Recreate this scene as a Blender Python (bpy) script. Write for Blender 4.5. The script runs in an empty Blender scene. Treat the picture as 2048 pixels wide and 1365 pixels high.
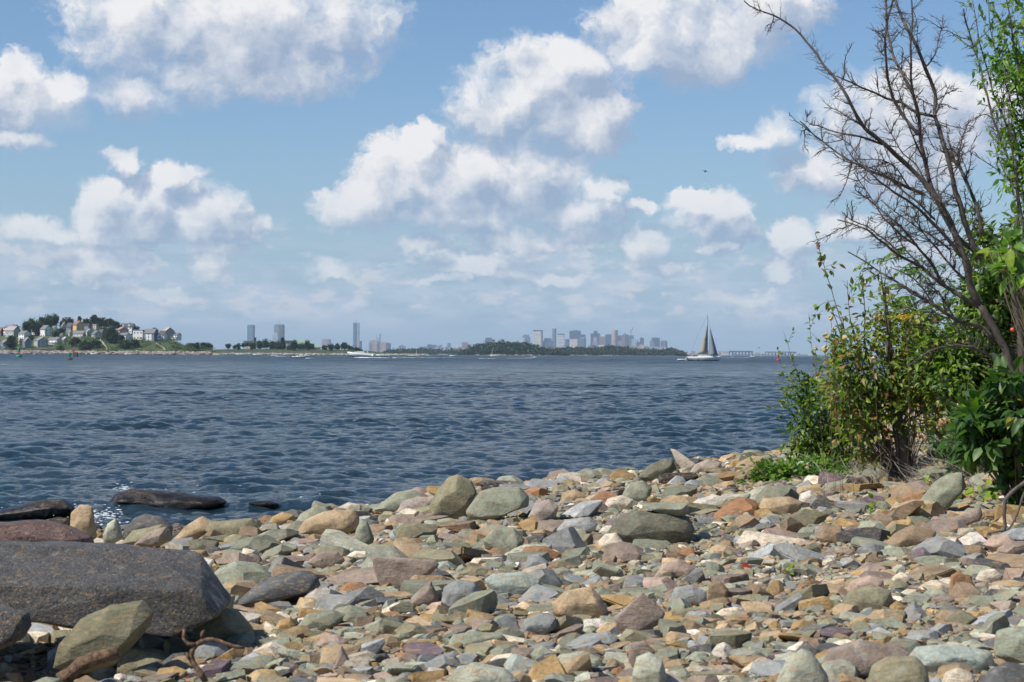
import bpy, math, random
import numpy as np
from mathutils import Vector, Matrix
R = math.radians
scene = bpy.context.scene
col = scene.collection
random.seed(7); rng = np.random.default_rng(11)

# ------------------------------------------------------------------ camera
FPX = 3970.0; CAMZ = 2.4
PITCH = math.atan(26.0/FPX); ROLL = R(0.30)
cp, sp, cr, sr = math.cos(PITCH), math.sin(PITCH), math.cos(ROLL), math.sin(ROLL)
F_ = Vector((0, cp, sp)); R0 = Vector((1, 0, 0)); U0 = Vector((0, -sp, cp))
RR = R0*cr + U0*sr; UU = R0*(-sr) + U0*cr
CAM = Vector((0, 0, CAMZ))
cd = bpy.data.cameras.new('camera'); cam = bpy.data.objects.new('camera', cd); col.objects.link(cam)
m3 = Matrix((RR, UU, -F_)).transposed()
cam.matrix_world = Matrix.Translation(CAM) @ m3.to_4x4()
cd.sensor_width = 36; cd.lens = FPX/2048*36; cd.clip_start = 0.3; cd.clip_end = 60000
cd.dof.use_dof = True; cd.dof.focus_distance = 45; cd.dof.aperture_fstop = 9
scene.camera = cam

def ray(px, py): return F_ + RR*((px-1024)/FPX) - UU*((py-682.5)/FPX)
def P(px, py, Y):
    d = ray(px, py); return CAM + d*(Y/d.y)
def W(px, py, z=0.0):
    d = ray(px, py); return CAM + d*((z-CAMZ)/d.z)
def proj(v):
    d = Vector(v)-CAM; k = d.dot(F_)
    return 1024+FPX*d.dot(RR)/k, 682.5-FPX*d.dot(UU)/k
def HY(px): return proj((((px-1024)/FPX)*1000, 1000, CAMZ))[1]

# ------------------------------------------------------------------ sun, exposure
SUN_EL, SUN_AZ = 50.0, 114.0          # azimuth measured to the left of the view direction
sdir = Vector((-math.cos(R(SUN_EL))*math.sin(R(SUN_AZ)), math.cos(R(SUN_EL))*math.cos(R(SUN_AZ)), math.sin(R(SUN_EL))))
sl = bpy.data.lights.new('sun', 'SUN'); sl.energy = 5.0; sl.angle = R(0.5); sl.color = (1, .93, .83)
so = bpy.data.objects.new('sun', sl); col.objects.link(so)
so.rotation_euler = (-sdir).to_track_quat('-Z', 'Y').to_euler(); so.location = (-30, 10, 60)
vs = scene.view_settings
scene.display_settings.display_device = 'sRGB'
vs.view_transform = 'Standard'; vs.look = 'None'; vs.exposure = 0.15; vs.gamma = 1
cy = scene.cycles
cy.use_denoising = True; cy.max_bounces = 6; cy.diffuse_bounces = 2; cy.glossy_bounces = 3
cy.transmission_bounces = 3; cy.transparent_max_bounces = 12; cy.volume_bounces = 0
cy.use_adaptive_sampling = True; cy.sample_clamp_indirect = 4
cy.caustics_reflective = False; cy.caustics_refractive = False

# ------------------------------------------------------------------ node helpers
class NT:
    def __init__(s, tree): s.t = tree; s.t.nodes.clear()
    def n(s, typ, **kw):
        nd = s.t.nodes.new(typ)
        for k, v in kw.items():
            if k.startswith('_'): continue
            setattr(nd, k, v)
        return nd
    def l(s, a, b): s.t.links.new(a, b)
    def set(s, sock, v):
        if hasattr(v, 'is_linked') or isinstance(v, bpy.types.NodeSocket): s.l(v, sock)
        else: sock.default_value = v
    def m(s, op, a, b=None, c=None, clamp=False):
        nd = s.n('ShaderNodeMath', operation=op, use_clamp=clamp)
        s.set(nd.inputs[0], a)
        if b is not None: s.set(nd.inputs[1], b)
        if c is not None: s.set(nd.inputs[2], c)
        return nd.outputs[0]
    def vm(s, op, a, b=None, c=None):
        nd = s.n('ShaderNodeVectorMath', operation=op)
        s.set(nd.inputs[0], a)
        if b is not None: s.set(nd.inputs[1] if op != 'SCALE' else nd.inputs['Scale'], b)
        if c is not None: s.set(nd.inputs[2], c)
        return nd.outputs['Value'] if op == 'LENGTH' else nd.outputs[0]
    def noise(s, vec, scale, detail=4, rough=.55, dim='3D', lac=2.0, out='Fac', dist=0):
        nd = s.n('ShaderNodeTexNoise', noise_dimensions=dim)
        if vec is not None: s.l(vec, nd.inputs['Vector'])
        nd.inputs['Scale'].default_value = scale; nd.inputs['Detail'].default_value = detail
        nd.inputs['Roughness'].default_value = rough; nd.inputs['Lacunarity'].default_value = lac
        nd.inputs['Distortion'].default_value = dist
        return nd.outputs[out]
    def mr(s, v, a, b, c=0.0, d=1.0, smooth=True):
        nd = s.n('ShaderNodeMapRange', interpolation_type='SMOOTHSTEP' if smooth else 'LINEAR')
        s.set(nd.inputs[0], v)
        for i, x in enumerate((a, b, c, d)): s.set(nd.inputs[i+1], x)
        return nd.outputs[0]
    def mix(s, f, a, b, typ='MIX'):
        nd = s.n('ShaderNodeMix', data_type='RGBA', blend_type=typ)
        s.set(nd.inputs[0], f)
        for sk, v in ((nd.inputs[6], a), (nd.inputs[7], b)):
            if isinstance(v, tuple): sk.default_value = (*v[:3], 1)
            else: s.l(v, sk)
        return nd.outputs[2]
    def sep(s, v):
        nd = s.n('ShaderNodeSeparateXYZ'); s.l(v, nd.inputs[0]); return nd.outputs
    def comb(s, x, y, z):
        nd = s.n('ShaderNodeCombineXYZ')
        for i, v in enumerate((x, y, z)): s.set(nd.inputs[i], v)
        return nd.outputs[0]

# ------------------------------------------------------------------ world: physical sky with cumulus
world = bpy.data.worlds.new('World'); scene.world = world; world.use_nodes = True
CL = [  # cumulus masses: pixel centre, half width, half height
 (310,50,170,105),(500,60,210,115),(450,140,185,70),(690,50,115,90),(270,185,115,50),(600,130,120,60),
 (60,195,115,62),(40,150,45,48),(120,180,50,40),
 (735,412,95,52),(820,350,110,85),(850,295,42,50),(940,370,150,85),(1060,360,120,95),(920,425,215,40),(1150,425,110,38),
 (1080,210,165,110),(1140,135,80,58),(1190,230,80,75),(990,215,80,60),
 (1390,55,190,100),(1330,110,110,50),(1440,110,110,50),(1540,20,110,60),
 (1740,250,120,95),(1850,215,150,65),(1640,335,95,55),(1960,240,120,80),(1790,330,150,60),(1560,262,45,40),(1500,282,60,20),
 (250,425,95,70),(205,385,45,40),(270,385,35,42),(300,395,45,35),(225,465,60,35),
 (410,430,75,62),(450,455,90,32),(517,455,30,28),(240,318,34,34),(345,350,66,26),
 (1210,372,48,34),(1375,397,52,22),(1425,440,75,52),(1465,460,60,30),(1285,407,34,14),
 (1035,483,85,32),(1165,470,68,22),(1290,485,58,48),(1440,497,42,18),(1568,545,36,28),(835,495,58,24),
 (440,495,66,20),(415,530,40,35),(70,465,75,30),(215,525,100,34),(655,545,50,24),(950,530,130,24),(1095,562,85,15),
 (1330,535,75,20),(1585,480,55,35),(714,603,22,18),(45,277,50,24),(1700,445,70,35),(890,560,70,12),(1500,600,60,14),(300,585,90,14)]
g = bpy.data.node_groups.new('cumulus_density', 'ShaderNodeTree')
g.interface.new_socket('P', in_out='INPUT', socket_type='NodeSocketVector')
g.interface.new_socket('D', in_out='OUTPUT', socket_type='NodeSocketFloat'); g.interface.new_socket('B', in_out='OUTPUT', socket_type='NodeSocketFloat')
G = NT(g); gi = G.n('NodeGroupInput'); go_ = G.n('NodeGroupOutput'); p0 = gi.outputs[0]
w1 = G.vm('SUBTRACT', G.noise(p0, 26, 2, .5, out='Color'), (.5, .5, .5))
w2 = G.vm('SUBTRACT', G.noise(p0, 95, 3, .6, out='Color'), (.5, .5, .5))
pw = G.vm('ADD', p0, G.vm('ADD', G.vm('MULTIPLY', w1, (.022, .014, 0)), G.vm('MULTIPLY', w2, (.017, .013, 0))))
acc = None
for (cx, cy_, rx, ry) in CL:
    d = ray(cx, cy_).normalized(); a, e = math.atan2(d.x, d.y), math.asin(d.z)
    sx, sy = FPX/rx/1.2, FPX/ry/1.2
    ln = G.vm('LENGTH', G.vm('MULTIPLY_ADD', pw, (sx, sy, 0), (-a*sx, -e*sy, 0)))
    acc = ln if acc is None else G.m('SMOOTH_MIN', acc, ln, .12)
body = G.m('SUBTRACT', 1.0, G.m('MULTIPLY', acc, acc))
body = G.m('MAXIMUM', body, -1.2)
# clouds outside the photographed part of the sky
far = G.m('SUBTRACT', G.mr(G.noise(G.vm('MULTIPLY', p0, (1, 1.6, 1)), 3.4, 3, .5), .52, .75, -1.3, .8), 0)
outm = G.mr(G.sep(p0)[1], .17, .24)
ax = G.m('ABSOLUTE', G.sep(p0)[0]); outm = G.m('MAXIMUM', outm, G.mr(ax, .27, .36))
body = G.m('MAXIMUM', body, G.m('ADD', G.m('MULTIPLY', G.m('ADD', far, 2), outm), -2.0))
fb = G.noise(pw, 60, 7, .58, lac=2.1)
fb2 = G.noise(pw, 170, 6, .62)
D = G.m('ADD', G.m('MULTIPLY', body, 1.45), G.m('ADD', G.m('MULTIPLY', G.m('SUBTRACT', fb, .5), 2.0), G.m('MULTIPLY', G.m('SUBTRACT', fb2, .5), 1.15)))
G.l(D, go_.inputs[0])
G.l(G.m('ADD', G.m('MULTIPLY', body, .8), G.m('MULTIPLY', G.noise(pw, 30, 5, .5), 2.4)), go_.inputs[1])

T = NT(world.node_tree)
out = T.n('ShaderNodeOutputWorld'); bg = T.n('ShaderNodeBackground')
sky = T.n('ShaderNodeTexSky', sky_type='NISHITA'); sky.sun_disc = False
sky.sun_elevation = R(SUN_EL); sky.sun_rotation = R(-SUN_AZ)
sky.altitude = 0; sky.air_density = 1.0; sky.dust_density = .5; sky.ozone_density = 3.0
tc = T.n('ShaderNodeTexCoord'); dv = tc.outputs['Generated']; dx = T.sep(dv)
A = T.m('ARCTAN2', dx[0], dx[1]); E = T.m('ARCSINE', dx[2])
pp = T.comb(A, E, 0.0)
def grp(v):
    nd = T.n('ShaderNodeGroup'); nd.node_tree = g; T.l(v, nd.inputs[0]); return nd.outputs
D0, B0 = grp(pp)
D1, B1 = grp(T.vm('ADD', pp, (-.0065, .011, 0)))
crisp = T.mr(T.noise(pp, 14, 2, .5), .38, .62, .55, 1.7)
alpha = T.mr(D0, -.18, crisp)
lit = T.mr(T.m('ADD', T.m('MULTIPLY', T.m('SUBTRACT', D1, D0), .32), T.m('MULTIPLY', T.m('SUBTRACT', B1, B0), .8)), .56, -.86)
soft = T.noise(pp, 38, 4, .55)
shade = T.m('ADD', T.m('MULTIPLY', lit, 1.0), T.mr(soft, .3, .7, -.14, .20), clamp=True)
CLOUD_LIT, CLOUD_DIM = (.80, .80, .81), (.30, .39, .54)
cc = T.mix(shade, CLOUD_DIM, CLOUD_LIT)
# low belt of small distant clouds and thin haze streaks
belt = T.vm('MULTIPLY', pp, (1, 3.4, 1))
bn = T.noise(belt, 34, 6, .6); bn2 = T.noise(belt, 9, 3, .5)
bm = T.m('MULTIPLY', T.mr(E, .004, .02), T.mr(E, .066, .04))
ba = T.m('MULTIPLY', T.mr(T.m('ADD', bn, T.m('MULTIPLY', T.m('SUBTRACT', bn2, .5), .6)), .34, .64), T.m('MULTIPLY', bm, .9))
SKY_K = .092
skc = T.vm('MULTIPLY', sky.outputs[0], (SKY_K, SKY_K, SKY_K))
SKY_TINT = (.84, .97, 1.12)
skc = T.mix(T.mr(E, .13, .0, 0, .75), T.vm('MULTIPLY', skc, SKY_TINT), (.31, .455, .62))
c1 = T.mix(ba, skc, (.46, .55, .66))
bn3 = T.noise(T.vm('ADD', T.vm('MULTIPLY', pp, (1, 2.2, 1)), (3.1, 1.7, 0)), 48, 7, .62)
bc = T.m('MULTIPLY', T.m('MULTIPLY', T.mr(T.m('ADD', bn3, T.m('MULTIPLY', T.m('SUBTRACT', bn2, .5), .5)), .50, .63), T.m('MULTIPLY', T.mr(E, .010, .024), T.mr(E, .072, .05))), .72)
c1 = T.mix(bc, c1, (.62, .64, .68))
fade = T.mr(E, .0, .10, .35, 1.0)
c2 = T.mix(T.m('MULTIPLY', T.m('MULTIPLY', alpha, fade), T.mr(dx[2], -.01, .0)), c1, cc)
T.l(c2, bg.inputs[0]); bg.inputs[1].default_value = 1.0
T.l(bg.outputs[0], out.inputs[0])
world.cycles.sampling_method = 'MANUAL'; world.cycles.sample_map_resolution = 256
# ------------------------------------------------------------------ object helpers
def link(o, parent=None):
    col.objects.link(o)
    if parent is not None: o.parent = parent
    return o
def tag(o, label=None, cat=None, group=None, kind=None):
    if label: o['label'] = label
    if cat: o['category'] = cat
    if group: o['group'] = group
    if kind: o['kind'] = kind
    return o
def empty(name, loc, label, cat, group=None, rz=0.0):
    o = bpy.data.objects.new(name, None); link(o)
    o.location = loc; o.rotation_euler = (0, 0, rz); o.empty_display_size = .1
    return tag(o, label, cat, group)
def mesh_np(name, V, Fc, mat, parent=None, smooth=True, colors=None, nper=None):
    """V (n,3); Fc (m,k) array of faces with k corners, or list of such arrays"""
    V = np.asarray(V, np.float32)
    Fs = Fc if isinstance(Fc, list) else [Fc]
    Fs = [np.asarray(f, np.int32) for f in Fs if len(f)]
    me = bpy.data.meshes.new(name)
    me.vertices.add(len(V)); me.vertices.foreach_set('co', V.ravel())
    loops = np.concatenate([f.ravel() for f in Fs]); tot = np.concatenate([np.full(len(f), f.shape[1], np.int32) for f in Fs])
    st = np.concatenate([[0], np.cumsum(tot)[:-1]]).astype(np.int32)
    me.loops.add(len(loops)); me.loops.foreach_set('vertex_index', loops)
    me.polygons.add(len(tot)); me.polygons.foreach_set('loop_start', st); me.polygons.foreach_set('loop_total', tot)
    me.update(calc_edges=True)
    me.polygons.foreach_set('use_smooth', np.full(len(tot), bool(smooth)))
    if colors is not None:
        ca = me.color_attributes.new('tone', 'FLOAT_COLOR', 'POINT')
        c4 = np.ones((len(V), 4), np.float32); c4[:, :3] = colors; ca.data.foreach_set('color', c4.ravel())
    if mat is not None: me.materials.append(mat)
    o = bpy.data.objects.new(name, me); link(o, parent)
    return o
class MB:
    def __init__(s): s.v = []; s.f = {}; s.n = 0
    def add(s, V, Fc):
        V = np.asarray(V, float).reshape(-1, 3); s.v.append(V)
        for f in Fc: s.f.setdefault(len(f), []).append([i+s.n for i in f])
        s.n += len(V); return s
    def box(s, c, size, rz=0.0, taper=1.0):
        hx, hy, hz = (x/2 for x in size); V = []
        for z, t in ((-hz, 1), (hz, taper)):
            for x, y in ((-hx, -hy), (hx, -hy), (hx, hy), (-hx, hy)): V.append((x*t, y*t, z))
        V = np.array(V)
        if rz: c_, s_ = math.cos(rz), math.sin(rz); V = V @ np.array([[c_, s_, 0], [-s_, c_, 0], [0, 0, 1]])
        return s.add(V+np.array(c), [(0, 3, 2, 1), (4, 5, 6, 7), (0, 1, 5, 4), (1, 2, 6, 5), (2, 3, 7, 6), (3, 0, 4, 7)])
    def prism(s, poly, z0, z1):   # poly in xy
        n = len(poly); V = [(x, y, z0) for x, y in poly]+[(x, y, z1) for x, y in poly]
        s.add(V, [tuple(range(n))[::-1], tuple(range(n, 2*n))]+[(i, (i+1) % n, n+(i+1) % n, n+i) for i in range(n)]); return s
    def prism_y(s, poly, y0, y1):   # poly in xz
        n = len(poly); V = [(x, y0, z) for x, z in poly]+[(x, y1, z) for x, z in poly]
        s.add(V, [tuple(range(n)), tuple(range(n, 2*n))[::-1]]+[(i, n+i, n+(i+1) % n, (i+1) % n) for i in range(n)]); return s
    def lathe(s, prof, seg=12, c=(0, 0, 0)):
        V = []; F = []
        for r, z in prof:
            for k in range(seg): a = 2*math.pi*k/seg; V.append((c[0]+r*math.cos(a), c[1]+r*math.sin(a), c[2]+z))
        for i in range(len(prof)-1):
            for k in range(seg): k2 = (k+1) % seg; F.append((i*seg+k, i*seg+k2, (i+1)*seg+k2, (i+1)*seg+k))
        F += [tuple(range(seg))[::-1], tuple(range((len(prof)-1)*seg, len(prof)*seg))]
        return s.add(V, F)
    def tube(s, pts, rad, seg=6):
        pts = [np.array(p, float) for p in pts]; n = len(pts); V = []; F = []
        if not hasattr(rad, '__len__'): rad = [rad]*n
        up = np.array([.13, .2, .97]); 
        for i in range(n):
            t = pts[min(i+1, n-1)]-pts[max(i-1, 0)]; t = t/(np.linalg.norm(t)+1e-9)
            if i == 0:
                a = np.cross(t, up); 
                if np.linalg.norm(a) < .1: a = np.cross(t, [1, 0, 0])
            else: a = a-t*np.dot(a, t)
            a = a/(np.linalg.norm(a)+1e-9); b = np.cross(t, a)
            for k in range(seg):
                an = 2*math.pi*k/seg; V.append(pts[i]+rad[i]*(a*math.cos(an)+b*math.sin(an)))
        for i in range(n-1):
            for k in range(seg): k2 = (k+1) % seg; F.append((i*seg+k, i*seg+k2, (i+1)*seg+k2, (i+1)*seg+k))
        if seg > 2: F += [tuple(range(seg))[::-1], tuple(range((n-1)*seg, n*seg))]
        return s.add(V, F)
    def build(s, name, mat, parent=None, smooth=False, colors=None):
        return mesh_np(name, np.concatenate(s.v), [np.array(f) for f in s.f.values()], mat, parent, smooth, colors)

# ------------------------------------------------------------------ materials
def new_mat(name):
    m = bpy.data.materials.new(name); m.use_nodes = True; t = NT(m.node_tree)
    o = t.n('ShaderNodeOutputMaterial'); b = t.n('ShaderNodeBsdfPrincipled'); t.l(b.outputs[0], o.inputs[0])
    return m, t, b, o
_mc = {}
def pmat(name, c, rough=.75, var=.18, scale=3.0, bump=0.0, metal=0.0, coord='Object'):
    key = (name, c)
    if key in _mc: return _mc[key]
    m, t, b, o = new_mat(name); tcn = t.n('ShaderNodeTexCoord').outputs[coord]
    n1 = t.noise(tcn, scale, 5, .6)
    k = t.mr(n1, .3, .7, 1-var, 1+var, False)
    nd = t.n('ShaderNodeVectorMath', operation='SCALE'); nd.inputs[0].default_value = c; t.l(k, nd.inputs['Scale'])
    t.l(nd.outputs[0], b.inputs['Base Color']); b.inputs['Roughness'].default_value = rough; b.inputs['Metallic'].default_value = metal
    if bump:
        bn = t.n('ShaderNodeBump'); bn.inputs['Strength'].default_value = 1; bn.inputs['Distance'].default_value = bump
        t.l(t.noise(tcn, scale*3, 5, .6), bn.inputs['Height']); t.l(bn.outputs[0], b.inputs['Normal'])
    _mc[key] = m; return m

def vnoise(x, y, s, seed=0):
    """smooth value noise on numpy arrays"""
    x = x*s+seed*17.3; y = y*s+seed*9.1
    xi, yi = np.floor(x).astype(np.int64), np.floor(y).astype(np.int64); fx, fy = x-xi, y-yi
    fx = fx*fx*(3-2*fx); fy = fy*fy*(3-2*fy)
    def h(a, b):
        n = (a*374761393+b*668265263+seed*974711) & 0x7fffffff; n = ((n ^ (n >> 13))*1274126177) & 0x7fffffff
        return ((n ^ (n >> 16)) & 0xffff)/65535.0
    return (h(xi, yi)*(1-fx)+h(xi+1, yi)*fx)*(1-fy)+(h(xi, yi+1)*(1-fx)+h(xi+1, yi+1)*fx)*fy
def fbm(x, y, s, seed=0, o=4):
    r = 0; a = 1; t = 0
    for i in range(o): r = r+a*(vnoise(x, y, s*2**i, seed+i)-.5); t += a; a *= .5
    return r/t*2

# ------------------------------------------------------------------ beach ground
CR = np.array([(-14, 24, .05), (-6.5, 25.3, .15), (-4.6, 25.4, .15), (-3.4, 25.5, .17), (-2.8, 26.5, .25), (-1.7, 28, .25), (-1.2, 30, .3),
   (-.2, 30.5, .4), (.74, 31, .45), (1.37, 31, .5), (2.2, 31.5, .55), (3.1, 33, .62), (4.0, 34, .66), (5.1, 35.5, .7), (7, 37, 1.0), (10, 38, 1.3), (20, 40, 1.6)])
def ground(x, y):
    x = np.asarray(x, float); y = np.asarray(y, float)
    cY = np.interp(x, CR[:, 0], CR[:, 1])+.5*fbm(x, x*0, .7, 5, 2); cZ = np.interp(x, CR[:, 0], CR[:, 2])
    nz = .85+.045*x; t = np.clip((y-8)/(cY-8), 0, 1)
    z = nz+(cZ-nz)*t + .05*fbm(x, y, .5, 3, 3)
    bank = .55*np.clip(x-4.75-.25*fbm(x*0, y, .5, 9, 2), 0, 3.6)*np.clip((y-17)/7, 0, 1)*np.clip((39-y)/5, 0, 1)
    z = z+bank*(1+.12*fbm(x, y, 1.2, 21, 3))-.38*np.exp(-((x+2.5)**2/.14+(y-11.0)**2/.22))
    over = np.clip(y-cY, 0, None)
    z = z-np.minimum(over*.16, 2.0+bank*0)-np.where(over > 0, 0, 0)
    return z
_gx = np.linspace(-26, 30, 1121); _gy = np.linspace(-8, 60, 1361); _GZ = ground(*np.meshgrid(_gx, _gy))
def gz(x, y):
    u = min(max((x+26)/.05, 0), 1119); v = min(max((y+8)/.05, 0), 1359); i, j = int(u), int(v); u -= i; v -= j
    return float((_GZ[j, i]*(1-u)+_GZ[j, i+1]*u)*(1-v)+(_GZ[j+1, i]*(1-u)+_GZ[j+1, i+1]*u)*v)
def GH(px, py, dz=0.0):
    """point of the beach seen at a pixel"""
    d = ray(px, py); t = 6.0
    while t < 60:
        p = CAM+d*(t/d.y)
        if p.z-dz <= gz(p.x, p.y): return p
        t += .05
    return CAM+d*(33/d.y)
xs = np.linspace(-26, 30, 420); ys = np.concatenate([np.linspace(-8, 8, 30), np.linspace(8.1, 44, 360), np.linspace(45, 70, 12)])
X, Yg = np.meshgrid(xs, ys); Z = ground(X, Yg)+.012*fbm(X, Yg, 6, 31, 2)
V = np.stack([X.ravel(), Yg.ravel(), Z.ravel()], 1)
ii = np.arange(len(ys)-1)[:, None]*len(xs)+np.arange(len(xs)-1)[None, :]; ii = ii.ravel()
m, t, b, o = new_mat('gravel_sand'); tcn = t.n('ShaderNodeTexCoord').outputs['Object']
vo = t.n('ShaderNodeTexVoronoi'); vo.inputs['Scale'].default_value = 42; t.l(tcn, vo.inputs['Vector'])
vo2 = t.n('ShaderNodeTexVoronoi'); vo2.inputs['Scale'].default_value = 110; t.l(tcn, vo2.inputs['Vector'])
rp = t.n('ShaderNodeValToRGB'); sx_ = t.n('ShaderNodeSeparateColor'); t.l(vo.outputs['Color'], sx_.inputs[0]); t.l(sx_.outputs[0], rp.inputs[0])
cr_ = rp.color_ramp; cr_.interpolation = 'CONSTANT'
for i, (ps, c) in enumerate([(0, (.36, .27, .17)), (.3, (.26, .24, .2)), (.48, (.42, .32, .2)), (.66, (.2, .22, .2)), (.8, (.45, .26, .13)), (.9, (.5, .45, .38))]):
    e = cr_.elements[i] if i < 2 else cr_.elements.new(ps); e.position = ps; e.color = (*c, 1)
sandc = t.mix(t.noise(tcn, 60, 4, .6), (.27, .2, .12), (.42, .33, .22))
gc = t.mix(t.mr(t.noise(tcn, 1.1, 3), .42, .6), rp.outputs[0], sandc)
gy = t.sep(tcn); wet = t.mr(gy[2], .16, .04)
gc = t.mix(wet, gc, (.03, .03, .025)); t.l(gc, b.inputs['Base Color'])
t.l(t.mr(wet, 0, 1, .85, .35), b.inputs['Roughness'])
bp = t.n('ShaderNodeBump'); bp.inputs['Distance'].default_value = .012; bp.inputs['Strength'].default_value = .9
t.l(t.m('ADD', t.m('MULTIPLY', vo.outputs['Distance'], -.7), t.m('MULTIPLY', vo2.outputs['Distance'], -.3)), bp.inputs['Height']); t.l(bp.outputs[0], b.inputs['Normal'])
tag(mesh_np('beach', V, np.stack([ii, ii+1, ii+1+len(xs), ii+len(xs)], 1), m), kind='structure')

# ------------------------------------------------------------------ sea
def build_sea():
    yy = [14.0]
    while yy[-1] < 260: yy.append(yy[-1]*1.003)
    ratio = 1.006
    while yy[-1] < 700: yy.append(yy[-1]*ratio)
    while yy[-1] < 26000: yy.append(yy[-1]*1.06)
    yy = np.array(yy); na = 760; th = np.concatenate([np.linspace(-.60, -.29, 60, endpoint=False), np.linspace(-.29, .29, na), np.linspace(.291, .60, 60)])
    Xs = yy[:, None]*np.tan(th)[None, :]; Ys = np.repeat(yy[:, None], len(th), 1)
    Zs = np.zeros_like(Xs); r = np.random.default_rng(5); dX = np.zeros_like(Xs)
    step = np.gradient(yy)[:, None]
    amp_mod = .55+.9*vnoise(Xs, Ys, .06, 41)*vnoise(Xs, Ys, .3, 42)*2
    for k in range(64):
        lam = 10**r.uniform(-.62, .48); ang = R(r.normal(14, 42)); kx, ky = math.sin(ang)*2*math.pi/lam, math.cos(ang)*2*math.pi/lam
        amp = .0062*lam**.7*r.uniform(.6, 1.3)
        if lam > 2.2: amp *= .5
        ph = r.uniform(0, 6.28); w = np.clip((lam/step-1.8)/2.2, 0, 1)
        wob = 1.6*fbm(Xs, Ys, .9/lam*.35, 60+k, 2)
        q = kx*Xs+ky*Ys+ph+wob*2.2
        s_ = np.sin(q); Zs += w*amp*(1+.6*np.clip((yy[:, None]-60)/120, 0, 1))*(s_+.28*np.cos(2*q))
    Zs *= amp_mod*np.clip(1.25-yy[:, None]/900, .0, 1)
    # small shore swell
    sw = np.exp(-((Ys-(33+.5*fbm(Xs, Ys, .3, 80, 2)*4))/1.6)**2)*.05*(1+fbm(Xs, Ys, .6, 81, 3)); Zs += sw
    V = np.stack([Xs.ravel(), Ys.ravel(), Zs.ravel()], 1); n = len(th)
    i = (np.arange(len(yy)-1)[:, None]*n+np.arange(n-1)[None, :]).ravel()
    m, t, b, o = new_mat('sea_water'); geo = t.n('ShaderNodeNewGeometry').outputs['Position']
    px_ = t.sep(geo); dist = t.vm('LENGTH', geo)
    base = t.mix(t.noise(geo, .02, 3), (.006, .02, .028), (.010, .028, .036))
    t.l(base, b.inputs['Base Color']); b.inputs['IOR'].default_value = 1.33
    t.l(t.mr(dist, 30, 700, .07, .30, False), b.inputs['Roughness'])
    gv = t.vm('MULTIPLY', geo, (.8, 1.0, 1.0))
    h1 = t.noise(gv, 4.5, 5, .68, dist=.3); h2 = t.noise(t.vm('MULTIPLY', geo, (.4, 1, 1)), .42, 4, .6); h3 = t.noise(t.vm('MULTIPLY', geo, (.45, 1, 1)), .055, 3, .6)
    hh = t.m('MULTIPLY', h1, .16)
    w2_ = t.mr(dist, 60, 220, 0.05, 1.9); w3_ = t.mr(dist, 250, 1200, 0, 11)
    hh = t.m('ADD', hh, t.m('MULTIPLY', h2, w2_)); hh = t.m('ADD', hh, t.m('MULTIPLY', h3, w3_))
    bm_ = t.n('ShaderNodeBump'); bm_.inputs['Strength'].default_value = .9; bm_.inputs['Distance'].default_value = 1.0
    t.l(hh, bm_.inputs['Height'])
    def tilt(sx, sy, det, lo, hi, ampx, ampy, d0=None, d1=None, off=0.0):   # unresolved wavelets: slope variation of the surface
        v = t.vm('ADD', t.vm('MULTIPLY', geo, (sx, sy, 0)), (off, off*1.7, 0)); c_ = t.noise(v, 1.0, det, .65, out='Color'); c_ = t.vm('SUBTRACT', c_, (.5, .5, .5)); c_ = t.vm('MULTIPLY', c_, (ampx, ampy, 0))
        w_ = t.mr(dist, lo, hi, 0 if d0 is None else d0, 1 if d1 is None else d1); nd = t.n('ShaderNodeVectorMath', operation='SCALE'); t.l(c_, nd.inputs[0]); t.l(w_, nd.inputs['Scale']); return nd.outputs[0]
    tl = tilt(4.0, 8.0, 4, 90, 260, .35, .75, 1, .35)
    tl = t.vm('ADD', tl, tilt(.9, 1.1, 4, 35, 110, .5, 1.25, .3, 1, 5.0))
    tl = t.vm('ADD', tl, tilt(.22, .10, 4, 70, 200, .4, 1.6, 0, 1, 9.0))
    tl = t.vm('ADD', tl, tilt(.05, .016, 4, 300, 900, .2, 1.3, 0, 1, 13.0))
    nn = t.vm('NORMALIZE', t.vm('ADD', bm_.outputs[0], tl)); t.l(nn, b.inputs['Normal'])
    tag(mesh_np('sea', V, np.stack([i, i+1, i+1+n, i+n], 1), m), kind='structure')
build_sea()
# ------------------------------------------------------------------ stones
ROCKCOL = dict(olive=(.245,.23,.145), darkolive=(.12,.125,.09), sage=(.255,.275,.20), palesage=(.38,.39,.30), aqua=(.33,.38,.33), bluegrey=(.255,.27,.26),
   paleblue=(.34,.36,.36), slate=(.095,.1,.1), mauve=(.27,.215,.175), brown=(.26,.19,.12), tan=(.42,.31,.185), ochre=(.42,.28,.12), rust=(.30,.155,.075),
   pink=(.42,.31,.245), cream=(.62,.54,.41), white=(.66,.61,.52), purple=(.17,.125,.145), black=(.035,.03,.027), greenblack=(.035,.037,.033), granite=(.40,.34,.29), darkslab=(.11,.108,.10), redbrown=(.17,.105,.09), moss=(.175,.165,.10))
CWORD = dict(olive='olive', darkolive='dark olive', sage='grey-green', palesage='pale grey-green', aqua='pale sea-green', bluegrey='blue-grey', paleblue='pale blue-grey',
   slate='dark slate', mauve='mauve-brown', brown='brown', tan='tan', ochre='ochre', rust='rust-brown', pink='pinkish', cream='cream', white='whitish', purple='purple-grey', black='blackish', granite='speckled buff')
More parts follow.
